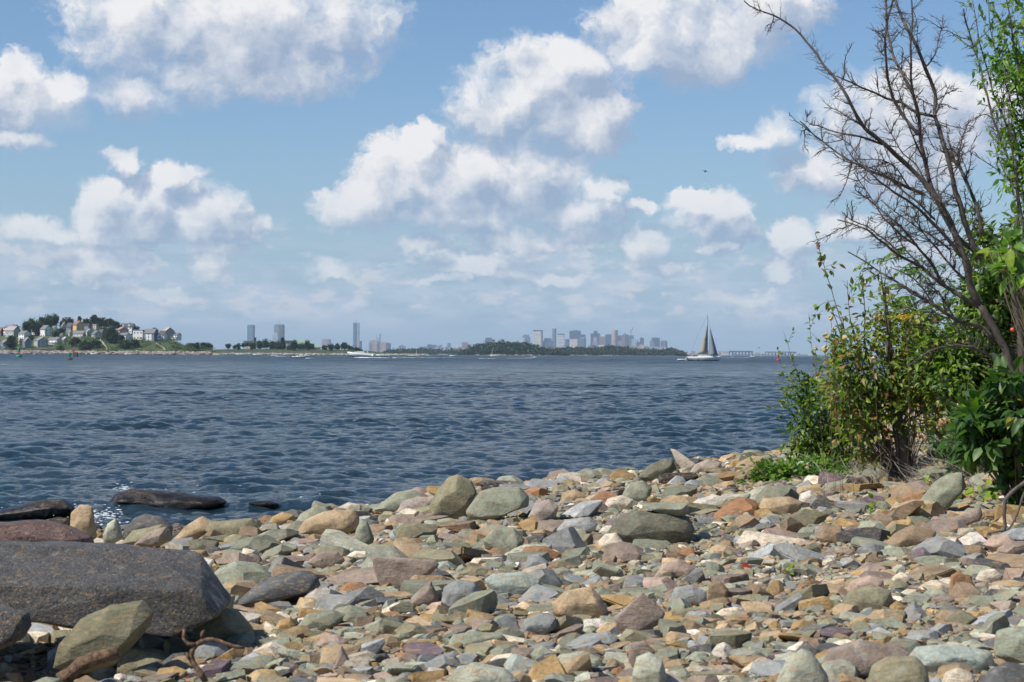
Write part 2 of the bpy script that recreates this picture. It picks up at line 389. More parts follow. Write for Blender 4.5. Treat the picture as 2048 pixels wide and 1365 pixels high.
def rock_mat(name, src, speck=0.0, gloss=.82, bscale=1.0, spf=190):
    m, t, b, o = new_mat(name); tcn = t.n('ShaderNodeTexCoord').outputs['Object']
    geo = t.n('ShaderNodeNewGeometry').outputs['Position']
    if src == 'object': oi = t.n('ShaderNodeObjectInfo'); base = oi.outputs['Color']; rnd = oi.outputs['Random']
    else:
        at = t.n('ShaderNodeAttribute', attribute_name='tone'); base = at.outputs['Color']; rnd = at.outputs['Fac']
    sh = t.vm('ADD', geo, t.comb(t.m('MULTIPLY', rnd, 37.0), t.m('MULTIPLY', rnd, 11.0), 0.0))
    n1 = t.noise(sh, 7, 5, .62); n2 = t.noise(sh, 45, 4, .65); n3 = t.noise(t.vm('MULTIPLY', sh, (1, 1, 3.2)), 16, 4, .6, dist=.8)
    k = t.m('MULTIPLY', t.mr(n1, .25, .75, .55, 1.3, False), t.mr(n2, .25, .75, .72, 1.24, False))
    v = t.n('ShaderNodeVectorMath', operation='SCALE'); t.l(base, v.inputs[0]); t.l(k, v.inputs['Scale'])
    c = t.mix(t.m('MULTIPLY', t.mr(n3, .52, .66), .6), v.outputs[0], (.33, .215, .10))
    c = t.mix(t.m('MULTIPLY', t.mr(t.noise(sh, 11, 3, .5), .6, .75), .3), c, (.42, .42, .38))
    vein = t.m('MULTIPLY', t.mr(t.m('ABSOLUTE', t.m('SUBTRACT', t.noise(sh, 5, 3, .5, dist=1.2), .5)), .012, .0), .5)
    c = t.mix(vein, c, (.12, .1, .08))
    pz = t.sep(geo); wet = t.mr(t.m('ADD', pz[2], t.m('MULTIPLY', n1, .12)), .36, .20)
    dk = t.n('ShaderNodeVectorMath', operation='SCALE'); t.l(c, dk.inputs[0]); t.l(t.mr(wet, 0, 1, 1, .3), dk.inputs['Scale'])
    c = dk.outputs[0]
    if speck: 
        sp_ = t.noise(sh, spf, 3, .75); c = t.mix(t.m('MULTIPLY', t.mr(sp_, .62, .72), speck), c, (.62, .62, .6))
        c = t.mix(t.mr(sp_, .47, .36, 0, .8), c, (.012, .012, .012))
    t.l(c, b.inputs['Base Color']); t.l(t.mr(wet, 0, 1, gloss, .28), b.inputs['Roughness'])
    b.inputs['Specular IOR Level'].default_value = .35
    bn = t.n('ShaderNodeBump'); bn.inputs['Distance'].default_value = .014*bscale; bn.inputs['Strength'].default_value = .8
    t.l(t.m('ADD', t.m('MULTIPLY', t.noise(sh, 26, 6, .68), .8), t.m('MULTIPLY', n3 if spf > 100 else t.noise(sh, 85, 4, .7), .5)), bn.inputs['Height']); t.l(bn.outputs[0], b.inputs['Normal'])
    return m
M_ROCK = rock_mat('beach_stone', 'object'); M_ROCKM = rock_mat('pebble_stone', 'attr'); M_SPECK = rock_mat('speckled_granite', 'object', .55, .8, 1.2)
M_SLAB = rock_mat('glittering_dark_rock', 'object', .85, .5, 3.6, 62)

def ico(sub):
    import bmesh
    bm = bmesh.new(); bmesh.ops.create_icosphere(bm, subdivisions=sub, radius=1)
    V = np.array([v.co[:] for v in bm.verts]); Fc = np.array([[v.index for v in f.verts] for f in bm.faces]); bm.free(); return V, Fc
ICO = {s: ico(s) for s in (2, 3, 4)}
def polyr(Dn, r, npl=11, p=16, lo=.62, hi=.95):
    n = r.normal(size=(npl, 3)); n /= np.linalg.norm(n, axis=1)[:, None]; d = r.uniform(lo, hi, npl)
    q = np.clip(Dn @ n.T/d, 0, None); q = (q**p).sum(1)+.85**p; return q**(-1/p)
def snoise(Vv, r, f, n=7):
    s = 0
    for _ in range(n):
        k = r.normal(size=3)*f; s = s+np.sin(Vv @ k+r.uniform(0, 6.28))
    return s/n
import bmesh
def chip(bm, planes):
    for (co, no) in planes:
        g_ = bm.verts[:]+bm.edges[:]+bm.faces[:]
        r_ = bmesh.ops.bisect_plane(bm, geom=g_, dist=1e-5, plane_co=co, plane_no=no, clear_outer=True)
        ed = [e for e in r_['geom_cut'] if isinstance(e, bmesh.types.BMEdge)]
        if ed:
            try: bmesh.ops.edgeloop_fill(bm, edges=ed)
            except Exception: pass
def bm_arrays(bm):
    bmesh.ops.triangulate(bm, faces=bm.faces[:]); bm.verts.ensure_lookup_table(); bm.verts.index_update()
    return np.array([v.co[:] for v in bm.verts]), np.array([[v.index for v in f.verts] for f in bm.faces])
def roughen(bm, r, maxe, amp, passes=3):
    for _ in range(passes):
        bmesh.ops.triangulate(bm, faces=bm.faces[:])
        le = [e for e in bm.edges if e.calc_length() > maxe]
        if not le or len(bm.verts) > 5000: break
        bmesh.ops.subdivide_edges(bm, edges=le, cuts=1)
    bmesh.ops.triangulate(bm, faces=bm.faces[:])
    Vv = np.array([v.co[:] for v in bm.verts]); bm.normal_update(); Nn = np.array([v.normal[:] for v in bm.verts])
    d = amp*(1.3*snoise(Vv/maxe, r, .45)+.8*snoise(Vv/maxe, r, 1.1)); Vv = Vv+Nn*d[:, None]
    for v, c in zip(bm.verts, Vv): v.co = c
def template(level, kind, r):
    bm = bmesh.new(); bmesh.ops.create_cube(bm, size=2)
    sc = {'angular': (1, .78, .6), 'chunky': (1, .85, .72), 'rounded': (1, .8, .6), 'flat': (1, .8, .3)}[kind]
    if kind == 'rounded' or (kind == 'chunky' and r.random() < .5): npl, lo, hi = 26, .88, 1.02
    else: npl, lo, hi = {'angular': 9, 'chunky': 13, 'flat': 9}[kind], .62, 1.0
    pl = []
    for _ in range(npl):
        n = r.normal(size=3)
        if kind == 'flat': n[2] *= .35
        n /= np.linalg.norm(n); pl.append((Vector(n)*r.uniform(lo, hi), Vector(n)))
    if kind == 'angular' and r.random() < .6: 
        n = Vector((r.normal(0, .5), r.normal(0, .5), 1)).normalized(); pl.append((n*r.uniform(.25, .6), n))
    chip(bm, pl)
    for v in bm.verts: v.co = (v.co.x*sc[0], v.co.y*sc[1], v.co.z*sc[2])
    if level == 3:
        bmesh.ops.bevel(bm, geom=bm.edges[:], offset=.13 if kind == 'rounded' else r.uniform(.04, .09), segments=2, affect='EDGES', clamp_overlap=True)
        bmesh.ops.remove_doubles(bm, verts=bm.verts[:], dist=.004); roughen(bm, r, .16, .014)
    elif level == 2:
        bmesh.ops.bevel(bm, geom=bm.edges[:], offset=.11 if kind == 'rounded' else .05, segments=1, affect='EDGES', clamp_overlap=True)
        bmesh.ops.remove_doubles(bm, verts=bm.verts[:], dist=.004)
    Vv, Fc = bm_arrays(bm); bm.free()
    Vv -= (Vv.max(0)+Vv.min(0))/2; return Vv/np.abs(Vv[:, :2]).max(), Fc
KINDS = ['angular', 'chunky', 'rounded', 'flat', 'flat', 'flat', 'angular']
TM = {s: [(k, *template(s, k, rng)) for k in KINDS for _ in range(5)] for s in (3, 2, 1)}
def sharpen(o, ang=32):
    try: o.data.set_sharp_from_angle(angle=R(ang))
    except Exception as e: print('sharp', e)
TMESH = []
for k, Vv, Fc in TM[3]:
    o = mesh_np('stone', Vv, Fc, M_ROCK, smooth=True); sharpen(o); TMESH.append((k, o.data)); bpy.data.objects.remove(o)

heroes = []
def hero(label, short, colr, pts, depth=.7, Y=None, mat=None, name='boulder', cat='rock', round_=0.0, stampit=True, rough=1.0, chamf=None):
    if len(pts) == 4 and not hasattr(pts[0], '__len__'):
        x0, x1, y0, y1 = pts; r_ = random.Random(int(x0*7+y0)); cx, cy_ = (x0+x1)/2, (y0+y1)/2; pts = []
        nn = r_.choice([6, 7, 8]); a0 = r_.random()*6.28
        for k in range(nn):
            a = a0+2*math.pi*(k+r_.uniform(-.25, .25))/nn; pts.append((math.cos(a), math.sin(a)))
        mx = max(abs(p[0]) for p in pts); my = max(abs(p[1]) for p in pts)
        pts = [(cx+p[0]/mx*(x1-x0)/2, cy_+p[1]/my*(y1-y0)/2) for p in pts]
    q = np.array(pts, float); lo, hi = q.min(0), q.max(0); c = (lo+hi)/2; r = np.random.default_rng(int(c[0]*13+c[1]))
    if Y is None:
        g0 = GH(c[0], min(hi[1], 1420)-2); Y = g0.y+depth*(hi[0]-lo[0])/FPX*g0.y*.36
    w_m = (hi[0]-lo[0])/FPX*Y; h_m = (hi[1]-lo[1])/FPX*Y; Dp = max(depth*w_m/2, .0); ctr = P(c[0], c[1], Y); k = Y/FPX
    L = np.stack([(q[:, 0]-c[0])*k, -(q[:, 1]-c[1])*k], 1); V = []
    n = len(L); f = r.uniform(.62, .9, n)*(.86 if round_ == 0 else .8); f2 = r.uniform(.55, .85, n)
    if chamf: f = np.full(n, chamf)
    for i in range(n):     # outline, a chiselled front ring set lower, a back ring
        x_, z_ = L[i]; V.append((x_, r.uniform(-.12, .12)*Dp, z_))
        t_ = 1.0 if z_ < 0 else f[i]*.92
        if chamf and z_ > 0: t_ = .25
        V.append((x_*f[i]*1.02, -Dp*r.uniform(.72, 1.0), z_*t_*f[i]*.95-h_m*.05)); V.append((x_*f2[i], Dp*r.uniform(.7, 1.0), z_*f2[i]))
        V.append((x_*.96, -Dp*r.uniform(.35, .6), z_*(.97 if z_ < 0 else .9 if not chamf else .62)))
    bm = bmesh.new()
    for v in V: bm.verts.new(v)
    rs = bmesh.ops.convex_hull(bm, input=bm.verts[:]); bmesh.ops.delete(bm, geom=[g_ for g_ in rs['geom_interior'] if isinstance(g_, bmesh.types.BMVert)], context='VERTS')
    bmesh.ops.dissolve_limit(bm, angle_limit=R(9), verts=bm.verts[:], edges=bm.edges[:])
    sz = min(w_m, h_m)
    bmesh.ops.bevel(bm, geom=bm.edges[:], offset=sz*(.07+.12*round_), segments=2 if round_ < .3 else 3, affect='EDGES', clamp_overlap=True, profile=.6)
    bmesh.ops.remove_doubles(bm, verts=bm.verts[:], dist=sz*.004)
    roughen(bm, r, max(sz*.11, .012), sz*.016*rough, 4)
    Vv, Fc = bm_arrays(bm); bm.free()
    o = mesh_np(name, Vv, Fc, mat or M_ROCK); sharpen(o, 34); o.location = ctr
    o.color = (*ROCKCOL[colr], 1); tag(o, label, cat, 'stones of the beach' if name != 'slab' else None)
    heroes.append((short, o, ctr, w_m/2 if stampit else 0, Dp)); return o
# -- the big rocks at the left edge and in the surf
hero('long dark glittering slab of rock filling the lower left edge', 'long dark slab', 'darkslab', [(-120,1085),(0,1078),(130,1077),(330,1093),(400,1108),(432,1150),(466,1192),(458,1208),(380,1241),(300,1228),(240,1236),(170,1226),(60,1206),(-120,1196)], .75, Y=11.7, mat=M_SLAB, rough=2.6, stampit=False, chamf=.985)
hero('pinkish-brown rough flat-topped rock just behind the long dark slab', 'pinkish-brown slab', 'redbrown', [(-90,1050),(0,1044),(80,1040),(150,1053),(188,1072),(192,1092),(100,1102),(-90,1100)], .6, Y=14.2, mat=M_SLAB)
hero('dark rough boulder under the left end of the long dark slab', 'dark boulder under the slab', 'darkslab', [(-60,1215),(10,1212),(55,1225),(66,1250),(50,1275),(0,1300),(-60,1310)], .9, Y=10.6, mat=M_SLAB)
hero('elongated black wet rock lying in the water', 'wet rock in the water', 'black', [(214,1008),(225,990),(262,979),(330,984),(380,992),(440,994),(456,1003),(445,1012),(380,1016),(330,1030),(250,1022),(216,1016)], .45, Y=31.0, mat=M_SPECK, rough=2.5)
hero('low dark wet rock awash at the left edge of the water', 'wet rock at the left edge', 'black', [(-40,1030),(20,1016),(90,1000),(125,998),(150,1015),(140,1034),(20,1048),(-40,1048)], .5, Y=28.5, mat=M_SPECK, rough=2.5)
hero('small black wet rock between the standing pale stone and the sea', 'small wet rock', 'black', (84,150,1034,1062), .6, Y=22)
hero('brown seaweed-stained wet rock barely above the waterline', 'seaweed-stained wet rock', 'black', (495,560,1001,1012), .7, Y=31)
LH = [
('upright pale rounded stone standing at the water behind the slab','standing pale stone','tan',[(141,1055),(142,1025),(160,1009),(185,1013),(190,1035),(196,1075),(180,1085),(150,1080)],.7,19.5),
('small pointed pale stone right of the standing pale stone','small pointed pale stone','palesage',[(206,1070),(215,1048),(232,1036),(240,1050),(246,1078),(225,1090),(208,1085)],.8,19),
('dark grey jagged rock at the water left of the pointed tan boulder','dark jagged rock','slate',[(250,1060),(268,1036),(290,1028),(325,1034),(347,1052),(345,1075),(290,1085),(248,1080)],.8,21),
('olive slanting boulder in front of the dark jagged rock','slanting olive boulder','olive',[(243,1088),(265,1062),(325,1048),(340,1060),(345,1080),(320,1092)],.8,17.5),
('brown wedge stone leaning on the slanting olive boulder','leaning brown wedge','mauve',[(268,1090),(300,1063),(335,1052),(325,1085),(300,1096)],.5,16.8),
('tan boulder with a raised pointed top near the water','pointed tan boulder','tan',[(343,1082),(372,1052),(405,1031),(430,1045),(412,1068),(375,1092),(350,1090)],.7,None),
('large flat-topped olive boulder right of the pointed tan boulder','flat-topped olive boulder','olive',[(410,1060),(420,1044),(505,1036),(518,1050),(508,1075),(480,1084),(425,1080)],.6,None),
('low green boulder below the flat-topped olive boulder','low green boulder','darkolive',[(378,1095),(405,1079),(438,1082),(440,1098),(420,1110),(385,1108)],.8,None),
('orange-brown rounded stone at the waterline','orange-brown waterline stone','rust',(516,560,1030,1052),.8,None),
('ochre domed stone at the waterline beside the orange-brown one','ochre domed stone','ochre',[(532,1052),(545,1033),(565,1024),(588,1030),(590,1042),(570,1050)],.8,None),
('rounded grey-green boulder half behind the wide sunlit slab','half-hidden grey-green boulder','sage',[(582,1060),(600,1028),(628,1012),(655,1018),(668,1040),(640,1065)],.8,None),
('wide sunlit olive and tan slab near the waterline','wide sunlit slab','tan',[(590,1068),(610,1040),(650,1022),(708,1019),(720,1034),(716,1058),(690,1072),(620,1076)],.6,None),
('tall olive boulder standing upright on the crest of the beach','tall olive boulder','olive',[(896,954),(915,948),(943,960),(955,982),(948,1010),(926,1044),(900,1046),(862,1034),(858,1012),(872,985)],.75,None),
('broad angular grey-green boulder right of the tall olive boulder','broad angular boulder','sage',[(958,984),(985,975),(1040,975),(1058,992),(1057,1012),(1012,1028),(968,1046),(937,1040),(931,1024)],.8,None),
('pale cream rock just left of the tall olive boulder','pale cream rock','granite',[(792,1025),(805,1003),(835,993),(868,996),(862,1025),(830,1035)],.7,None),
('olive wedge rock on the crest left of the pale cream rock','olive crest wedge','sage',[(745,1020),(790,985),(825,978),(850,990),(820,1005),(780,1030)],.6,None),
('sharp green pyramid stone standing below the tall olive boulder','green pyramid stone','sage',[(704,1088),(712,1060),(724,1036),(735,1042),(749,1078),(742,1096),(715,1102)],.9,None),
('green chunky boulder below the broad angular boulder','green chunky boulder','sage',[(965,1080),(985,1058),(1028,1056),(1050,1080),(1042,1100),(1000,1108),(970,1098)],.8,None),
('large dark grey-green boulder under a flat cap stone','large capped boulder','darkolive',[(1216,1064),(1232,1040),(1270,1020),(1330,1022),(1378,1034),(1388,1058),(1378,1088),(1320,1098),(1255,1090),(1225,1074)],.7,None),
('flat green cap stone resting on the large dark boulder','flat cap stone','sage',[(1276,1006),(1310,1003),(1374,1006),(1378,1022),(1366,1034),(1330,1028),(1296,1018)],1.0,'cap'),
('pale shark-fin stone pointing up on the crest','shark-fin stone','cream',[(1339,896),(1350,899),(1374,914),(1394,930),(1388,942),(1368,944),(1352,925)],.4,None),
('rounded green boulder left of the shark-fin stone','crest green boulder','darkolive',[(1277,955),(1295,932),(1325,918),(1345,916),(1354,938),(1330,958),(1300,968)],.8,None),
('dark brown brick-like block below the shark-fin stone','dark brown block','black',[(1315,952),(1330,947),(1390,944),(1397,952),(1393,968),(1318,971)],.5,None),
('speckled buff boulder right of the shark-fin stone','crest buff boulder','granite',[(1378,948),(1388,930),(1415,918),(1442,925),(1444,945),(1420,952)],.8,None),
('small orange block on the crest near the creeping plants','small orange crest block','ochre',[(1458,936),(1462,922),(1478,917),(1485,930),(1482,940),(1462,941)],.8,None),
('cream oval stone left of the flat cap stone','cream oval stone','cream',[(1205,1015),(1215,998),(1245,990),(1268,1000),(1262,1018),(1225,1024)],.8,None),
('white speckled granite stone right of the flat cap stone','white granite stone','white',[(1376,1015),(1395,998),(1430,989),(1455,998),(1452,1014),(1420,1022)],.7,None),
('pale blue-grey slab left of the large capped boulder','pale blue slab','paleblue',[(1112,1060),(1130,1040),(1180,1033),(1197,1048),(1190,1062),(1140,1075),(1120,1074)],.6,None),
('round cream stone with ochre stains below the pale blue slab','round cream stone','cream',[(1194,1085),(1210,1068),(1232,1066),(1247,1084),(1238,1103),(1218,1109),(1197,1098)],.9,None),
('flat mauve-brown slab tilted up in the middle of the beach','tilted mauve slab','mauve',[(743,1112),(775,1113),(820,1124),(872,1120),(880,1128),(862,1148),(820,1163),(800,1182),(765,1184),(750,1150)],.22,None),
('brown rounded slab leaning left of the tilted mauve slab','leaning brown slab','mauve',[(613,1125),(640,1104),(675,1103),(690,1118),(688,1138),(640,1140)],.4,None),
('long dark slate boulder right of the long dark slab','long dark slate boulder','slate',[(468,1208),(510,1172),(560,1148),(605,1142),(636,1152),(643,1172),(600,1184),(540,1204),(490,1220)],.6,None),
('brown-grey diamond stone standing on its point','brown diamond stone','mauve',[(1285,1183),(1330,1226),(1322,1247),(1262,1280),(1240,1265),(1227,1238)],.2,None),
('blocky ochre and rust boulder left of the brown diamond stone','blocky ochre boulder','tan',[(1103,1205),(1130,1182),(1182,1173),(1200,1190),(1218,1222),(1200,1238),(1125,1243),(1106,1225)],.7,None),
('pale sea-green flat stone in the middle of the beach','pale sea-green stone','aqua',[(968,1160),(985,1147),(1045,1144),(1080,1160),(1086,1182),(1040,1198),(985,1190)],.6,None),
('dark mottled green stone left of the pale sea-green stone','mottled green stone','bluegrey',[(880,1210),(888,1175),(915,1157),(950,1165),(962,1185),(930,1205),(895,1222)],.7,None),
('light peach rock right of the pale sea-green stone','peach rock','pink',[(1305,1160),(1325,1128),(1355,1117),(1390,1135),(1392,1152),(1350,1160)],.7,None),
('rounded blue-grey stone right of the brown diamond stone','rounded blue-grey stone','bluegrey',[(1337,1205),(1350,1175),(1385,1171),(1412,1182),(1415,1205),(1385,1218),(1345,1214)],.8,None),
('brown and tan cube-like stone right of the rounded blue-grey stone','cube-like brown stone','brown',[(1415,1200),(1418,1165),(1440,1162),(1458,1178),(1455,1198),(1430,1208)],.9,None),
('cream flat oval pebble below the cube-like brown stone','cream oval pebble','cream',[(1428,1230),(1445,1217),(1475,1214),(1487,1226),(1480,1237),(1450,1239)],.8,None),
('tan boulder with a flat top in front of the creeping plants','tan boulder by the creepers','tan',[(1516,1015),(1525,996),(1580,993),(1606,1004),(1600,1020),(1570,1034),(1525,1036)],.7,None),
('purple slate piece behind the tan boulder by the creepers','purple slate piece','purple',[(1524,995),(1530,977),(1580,976),(1590,990),(1580,998)],.5,None),
('angular white rock right of the tan boulder','angular white rock','white',[(1594,1010),(1600,988),(1620,980),(1636,995),(1634,1016),(1612,1020)],.8,None),
('dark grey triangular rock touching the angular white rock','dark triangular rock','darkolive',[(1632,1014),(1634,988),(1655,996),(1670,1014),(1650,1019)],.8,None),
('large grey-green rock sloping up under the shrubs at right','sloping grey-green rock','sage',[(1824,1022),(1868,965),(1892,948),(1922,945),(1932,972),(1908,988),(1888,1024),(1850,1032)],.7,None),
('pale tilted mauve-edged slab at the right edge of the beach','mauve-edged slab','mauve',[(1878,1048),(1920,1032),(1960,1012),(1966,1030),(1950,1055),(1900,1062)],.4,None),
('warm brown angular stone left of the long tan stone','warm brown stone','brown',[(1630,1075),(1650,1052),(1680,1050),(1694,1072),(1680,1090),(1640,1088)],.8,None),
('long ochre stone above the big olive-brown boulder','long ochre stone','ochre',[(1768,1058),(1785,1042),(1820,1038),(1828,1048),(1800,1062),(1775,1066)],.7,None),
('big olive-brown boulder with a sloping ridge','big olive-brown boulder','brown',[(1755,1100),(1790,1065),(1825,1049),(1872,1060),(1868,1078),(1820,1094),(1770,1104)],.6,None),
('small purple boulder in front of a pale stone','small purple boulder','purple',[(1823,1120),(1830,1100),(1845,1093),(1868,1115),(1866,1128),(1840,1132)],.8,None),
('pinkish rounded boulder at the right edge','pinkish right-edge boulder','pink',[(1965,1090),(1985,1070),(2015,1068),(2036,1090),(2030,1106),(1985,1108)],.8,None),
('ochre-topped flat boulder left of the pinkish boulder','ochre-topped boulder','brown',[(1908,1112),(1925,1090),(1960,1090),(1974,1104),(1955,1118),(1920,1122)],.8,None),
('rust ring-marked stone standing upright near the right edge','rust upright stone','rust',[(1896,1190),(1902,1150),(1915,1143),(1940,1155),(1956,1180),(1950,1196),(1905,1202)],.4,None),
('cream rounded stone right of the rust upright stone','cream stone by the rust one','cream',[(1950,1160),(1960,1142),(1988,1137),(2004,1152),(1995,1166),(1962,1170)],.8,None),
('olive-grey broad boulder in the right half of the beach','broad olive-grey boulder','olive',[(1676,1215),(1700,1182),(1740,1169),(1778,1178),(1787,1200),(1770,1220),(1700,1228)],.7,None),
('pink granite rock behind the broad olive-grey boulder','pink granite rock','pink',[(1688,1185),(1700,1162),(1740,1150),(1766,1158),(1768,1178),(1720,1190)],.7,None),
('rounded khaki boulder cut by the bottom edge at right','rounded khaki boulder','olive',[(1732,1375),(1745,1335),(1780,1313),(1830,1312),(1853,1335),(1858,1375),(1800,1400)],.9,None),
('mauve and rust flat rock behind the rounded khaki boulder','mauve and rust flat rock','mauve',[(1640,1335),(1655,1300),(1715,1280),(1800,1290),(1818,1302),(1770,1320),(1740,1345),(1660,1362)],.6,None),
('pale peaked boulder at the bottom edge left of the mauve flat rock','pale peaked boulder','palesage',[(1545,1380),(1570,1325),(1602,1294),(1625,1305),(1655,1350),(1660,1385),(1600,1400)],.8,None),
('long pale sea-green boulder in the bottom right corner','long sea-green boulder','aqua',[(1812,1320),(1830,1293),(1900,1288),(1980,1300),(1990,1330),(1940,1355),(1860,1352)],.6,None),
('heavy green boulder at the right edge of the bottom corner','heavy green corner boulder','sage',[(1985,1310),(1990,1260),(2030,1250),(2100,1255),(2110,1320),(2040,1335)],.7,None),
('smooth cream boulder at the bottom edge near the right corner','smooth cream corner boulder','cream',[(1880,1375),(1890,1345),(1915,1334),(1945,1345),(1954,1372),(1920,1395)],.9,None),
('dark slate boulder in the bottom right corner','dark corner boulder','slate',[(1955,1375),(1975,1340),(2010,1323),(2080,1335),(2090,1390),(2000,1400)],.8,None),
('pale mottled egg-shaped stone at the bottom edge','mottled egg stone','palesage',[(1264,1350),(1272,1315),(1298,1303),(1325,1318),(1334,1355),(1320,1385),(1280,1385)],.9,None),
('pale grey-green flat stone left of the mottled egg stone','pale flat stone by the egg','palesage',[(1098,1330),(1120,1308),(1165,1302),(1200,1315),(1210,1335),(1170,1345),(1120,1345)],.7,None),
('slate-blue elongated stone below the blocky ochre boulder','elongated slate-blue stone','bluegrey',[(1130,1290),(1160,1272),(1215,1264),(1238,1275),(1225,1290),(1165,1302)],.7,None),
('speckled white stone under the blocky ochre boulder','speckled white stone','white',[(1157,1255),(1168,1240),(1200,1236),(1224,1248),(1218,1262),(1180,1265)],.8,None),
('large pale green stone cut by the bottom edge','large bottom green stone','palesage',[(895,1375),(905,1340),(950,1325),(1010,1335),(1040,1360),(1030,1395),(940,1400)],.7,None),
('grey-brown stone between the diamond and the egg stone','grey-brown upright stone','mauve',[(1256,1320),(1258,1285),(1290,1283),(1310,1300),(1300,1325),(1270,1345)],.6,None),
('pink veined stone left of centre near the bottom','pink veined stone','pink',[(632,1290),(645,1272),(675,1268),(697,1282),(690,1297),(650,1300)],.8,None),
('ochre angular stone below the long dark slate boulder','ochre angular stone','ochre',[(548,1258),(560,1240),(582,1235),(592,1250),(585,1266),(562,1268)],.8,None),
('green slab stone below the long dark slate boulder','green slab stone','sage',[(592,1255),(615,1228),(665,1220),(692,1228),(680,1248),(640,1266),(600,1266)],.6,None),
('large smooth olive boulder right below the long dark slab','large smooth olive boulder','olive',[(384,1265),(400,1230),(440,1213),(478,1222),(505,1255),(512,1285),(460,1300),(400,1290)],.7,None),
('big olive rounded boulder leaning against the long dark slab','big leaning olive boulder','moss',[(108,1335),(122,1285),(160,1240),(225,1208),(285,1200),(308,1225),(300,1252),(262,1275),(240,1325),(170,1345)],.8,10.6),
('sculpted olive rock with hollows near the bottom left','sculpted olive rock','olive',[(233,1340),(240,1302),(275,1294),(320,1302),(345,1315),(335,1345),(290,1358),(245,1356)],.7,None),
('orange-ochre rounded stone below the sculpted olive rock','orange rounded stone','ochre',[(308,1355),(318,1338),(350,1333),(376,1342),(370,1358),(335,1365)],.8,None),
('small round mossy green stone under the long dark slab','round mossy stone','darkolive',[(281,1280),(288,1265),(305,1260),(322,1270),(320,1288),(300,1295)],.9,None),
('slate-blue slab beside the driftwood log at the bottom left','slate-blue slab by the log','slate',[(60,1372),(90,1335),(125,1303),(165,1296),(170,1315),(130,1350),(100,1385)],.5,None),
('small blue-white stone below the driftwood log','small blue-white stone','palesage',[(176,1345),(190,1326),(225,1325),(236,1342),(225,1360),(190,1360)],.8,None),
('pale grey-green stone at the crest right of the broad angular boulder','crest grey-green stone','sage',[(1240,998),(1255,968),(1285,960),(1305,975),(1300,1000),(1265,1008)],.7,None),
('tan stone with a dark hole mark on the crest','tan crest stone','tan',[(1118,1008),(1125,985),(1150,978),(1172,990),(1165,1006),(1135,1012)],.8,None),
('lilac-grey crumbly boulder below the broad angular boulder','lilac crumbly boulder','granite',[(1055,1035),(1070,1005),(1098,998),(1118,1012),(1112,1035),(1080,1048)],.8,None),
('brown rust-edged stone near the green pyramid stone','rust-edged stone','rust',[(1038,1112),(1050,1093),(1090,1092),(1122,1108),(1118,1126),(1060,1128)],.6,None),
('dark blue-grey stone below the rust-edged stone','dark blue-grey stone','bluegrey',[(1048,1138),(1056,1112),(1078,1107),(1098,1125),(1090,1146),(1062,1148)],.8,None),
('blue-green stone left of the speckled white stone','blue-green stone','bluegrey',[(1035,1275),(1048,1240),(1080,1226),(1112,1232),(1115,1255),(1080,1275)],.7,None),
('mauve pointed stone below the tilted mauve slab','mauve pointed stone','mauve',[(812,1215),(840,1180),(862,1160),(878,1195),(876,1212),(840,1218)],.5,None),
('brown dark pyramid stone near the bottom centre','brown pyramid stone','mauve',[(665,1340),(683,1290),(705,1330),(700,1345)],.8,None),
('small pale green block below the mottled green stone','small pale green block','sage',[(895,1290),(905,1270),(950,1262),(1005,1268),(1020,1285),(985,1298),(930,1300)],.6,None),
]
capY = None
for (lab, short, colr, pts, dp, Yo) in LH:
    if Yo == 'cap': Yo = heroes[-1][2].y+.05
    hero(lab, short, colr, pts, dp, Yo, round_=.8 if any(w in lab for w in ('round','smooth','egg','oval','domed','khaki')) else .15 if colr == 'olive' else 0, mat=M_SPECK if colr in ('white', 'granite') else None)

# -- dart throwing: bigger first, then the gaps fill up
CELL = .02; OX, OY = -16.0, 7.5; GW, GHh = int(34/CELL), int(31/CELL)
occ = np.zeros((GHh, GW), bool)
def ix(x, y): return int((x-OX)/CELL), int((y-OY)/CELL)
def stamp(x, y, rx, ry, rz=0.0):
    R_ = max(rx, ry); i0, j0 = ix(x-R_, y-R_); i1, j1 = ix(x+R_, y+R_)
    i0, j0 = max(i0, 0), max(j0, 0); i1, j1 = min(i1+1, GW), min(j1+1, GHh)
    if i1 <= i0 or j1 <= j0: return
    gx = OX+(np.arange(i0, i1)+.5)*CELL-x; gy = OY+(np.arange(j0, j1)+.5)*CELL-y
    c_, s_ = math.cos(rz), math.sin(rz); A_ = (gx[None, :]*c_+gy[:, None]*s_)/rx; B_ = (-gx[None, :]*s_+gy[:, None]*c_)/ry
    occ[j0:j1, i0:i1] |= (A_*A_+B_*B_) < 1
def free(x, y, r):
    for dx, dy in ((0, 0), (.6, 0), (-.6, 0), (0, .6), (0, -.6)):
        i, j = ix(x+dx*r, y+dy*r)
        if not (0 <= i < GW and 0 <= j < GHh) or occ[j, i]: return False
    return True
for (_, o, c, hw, dp) in heroes:
  if hw: stamp(c.x, c.y, hw*.95, max(dp, hw*.25)*.95)
PAL = [('olive',20),('sage',27),('palesage',14),('aqua',1),('bluegrey',12),('paleblue',3),('slate',6),('mauve',9),('brown',9),('tan',19),('ochre',10),('rust',3.5),('pink',2),('cream',8),('white',2),('purple',1)]
PN = [p[0] for p in PAL]; PW = np.array([p[1] for p in PAL], float); PW /= PW.sum()
stones = []
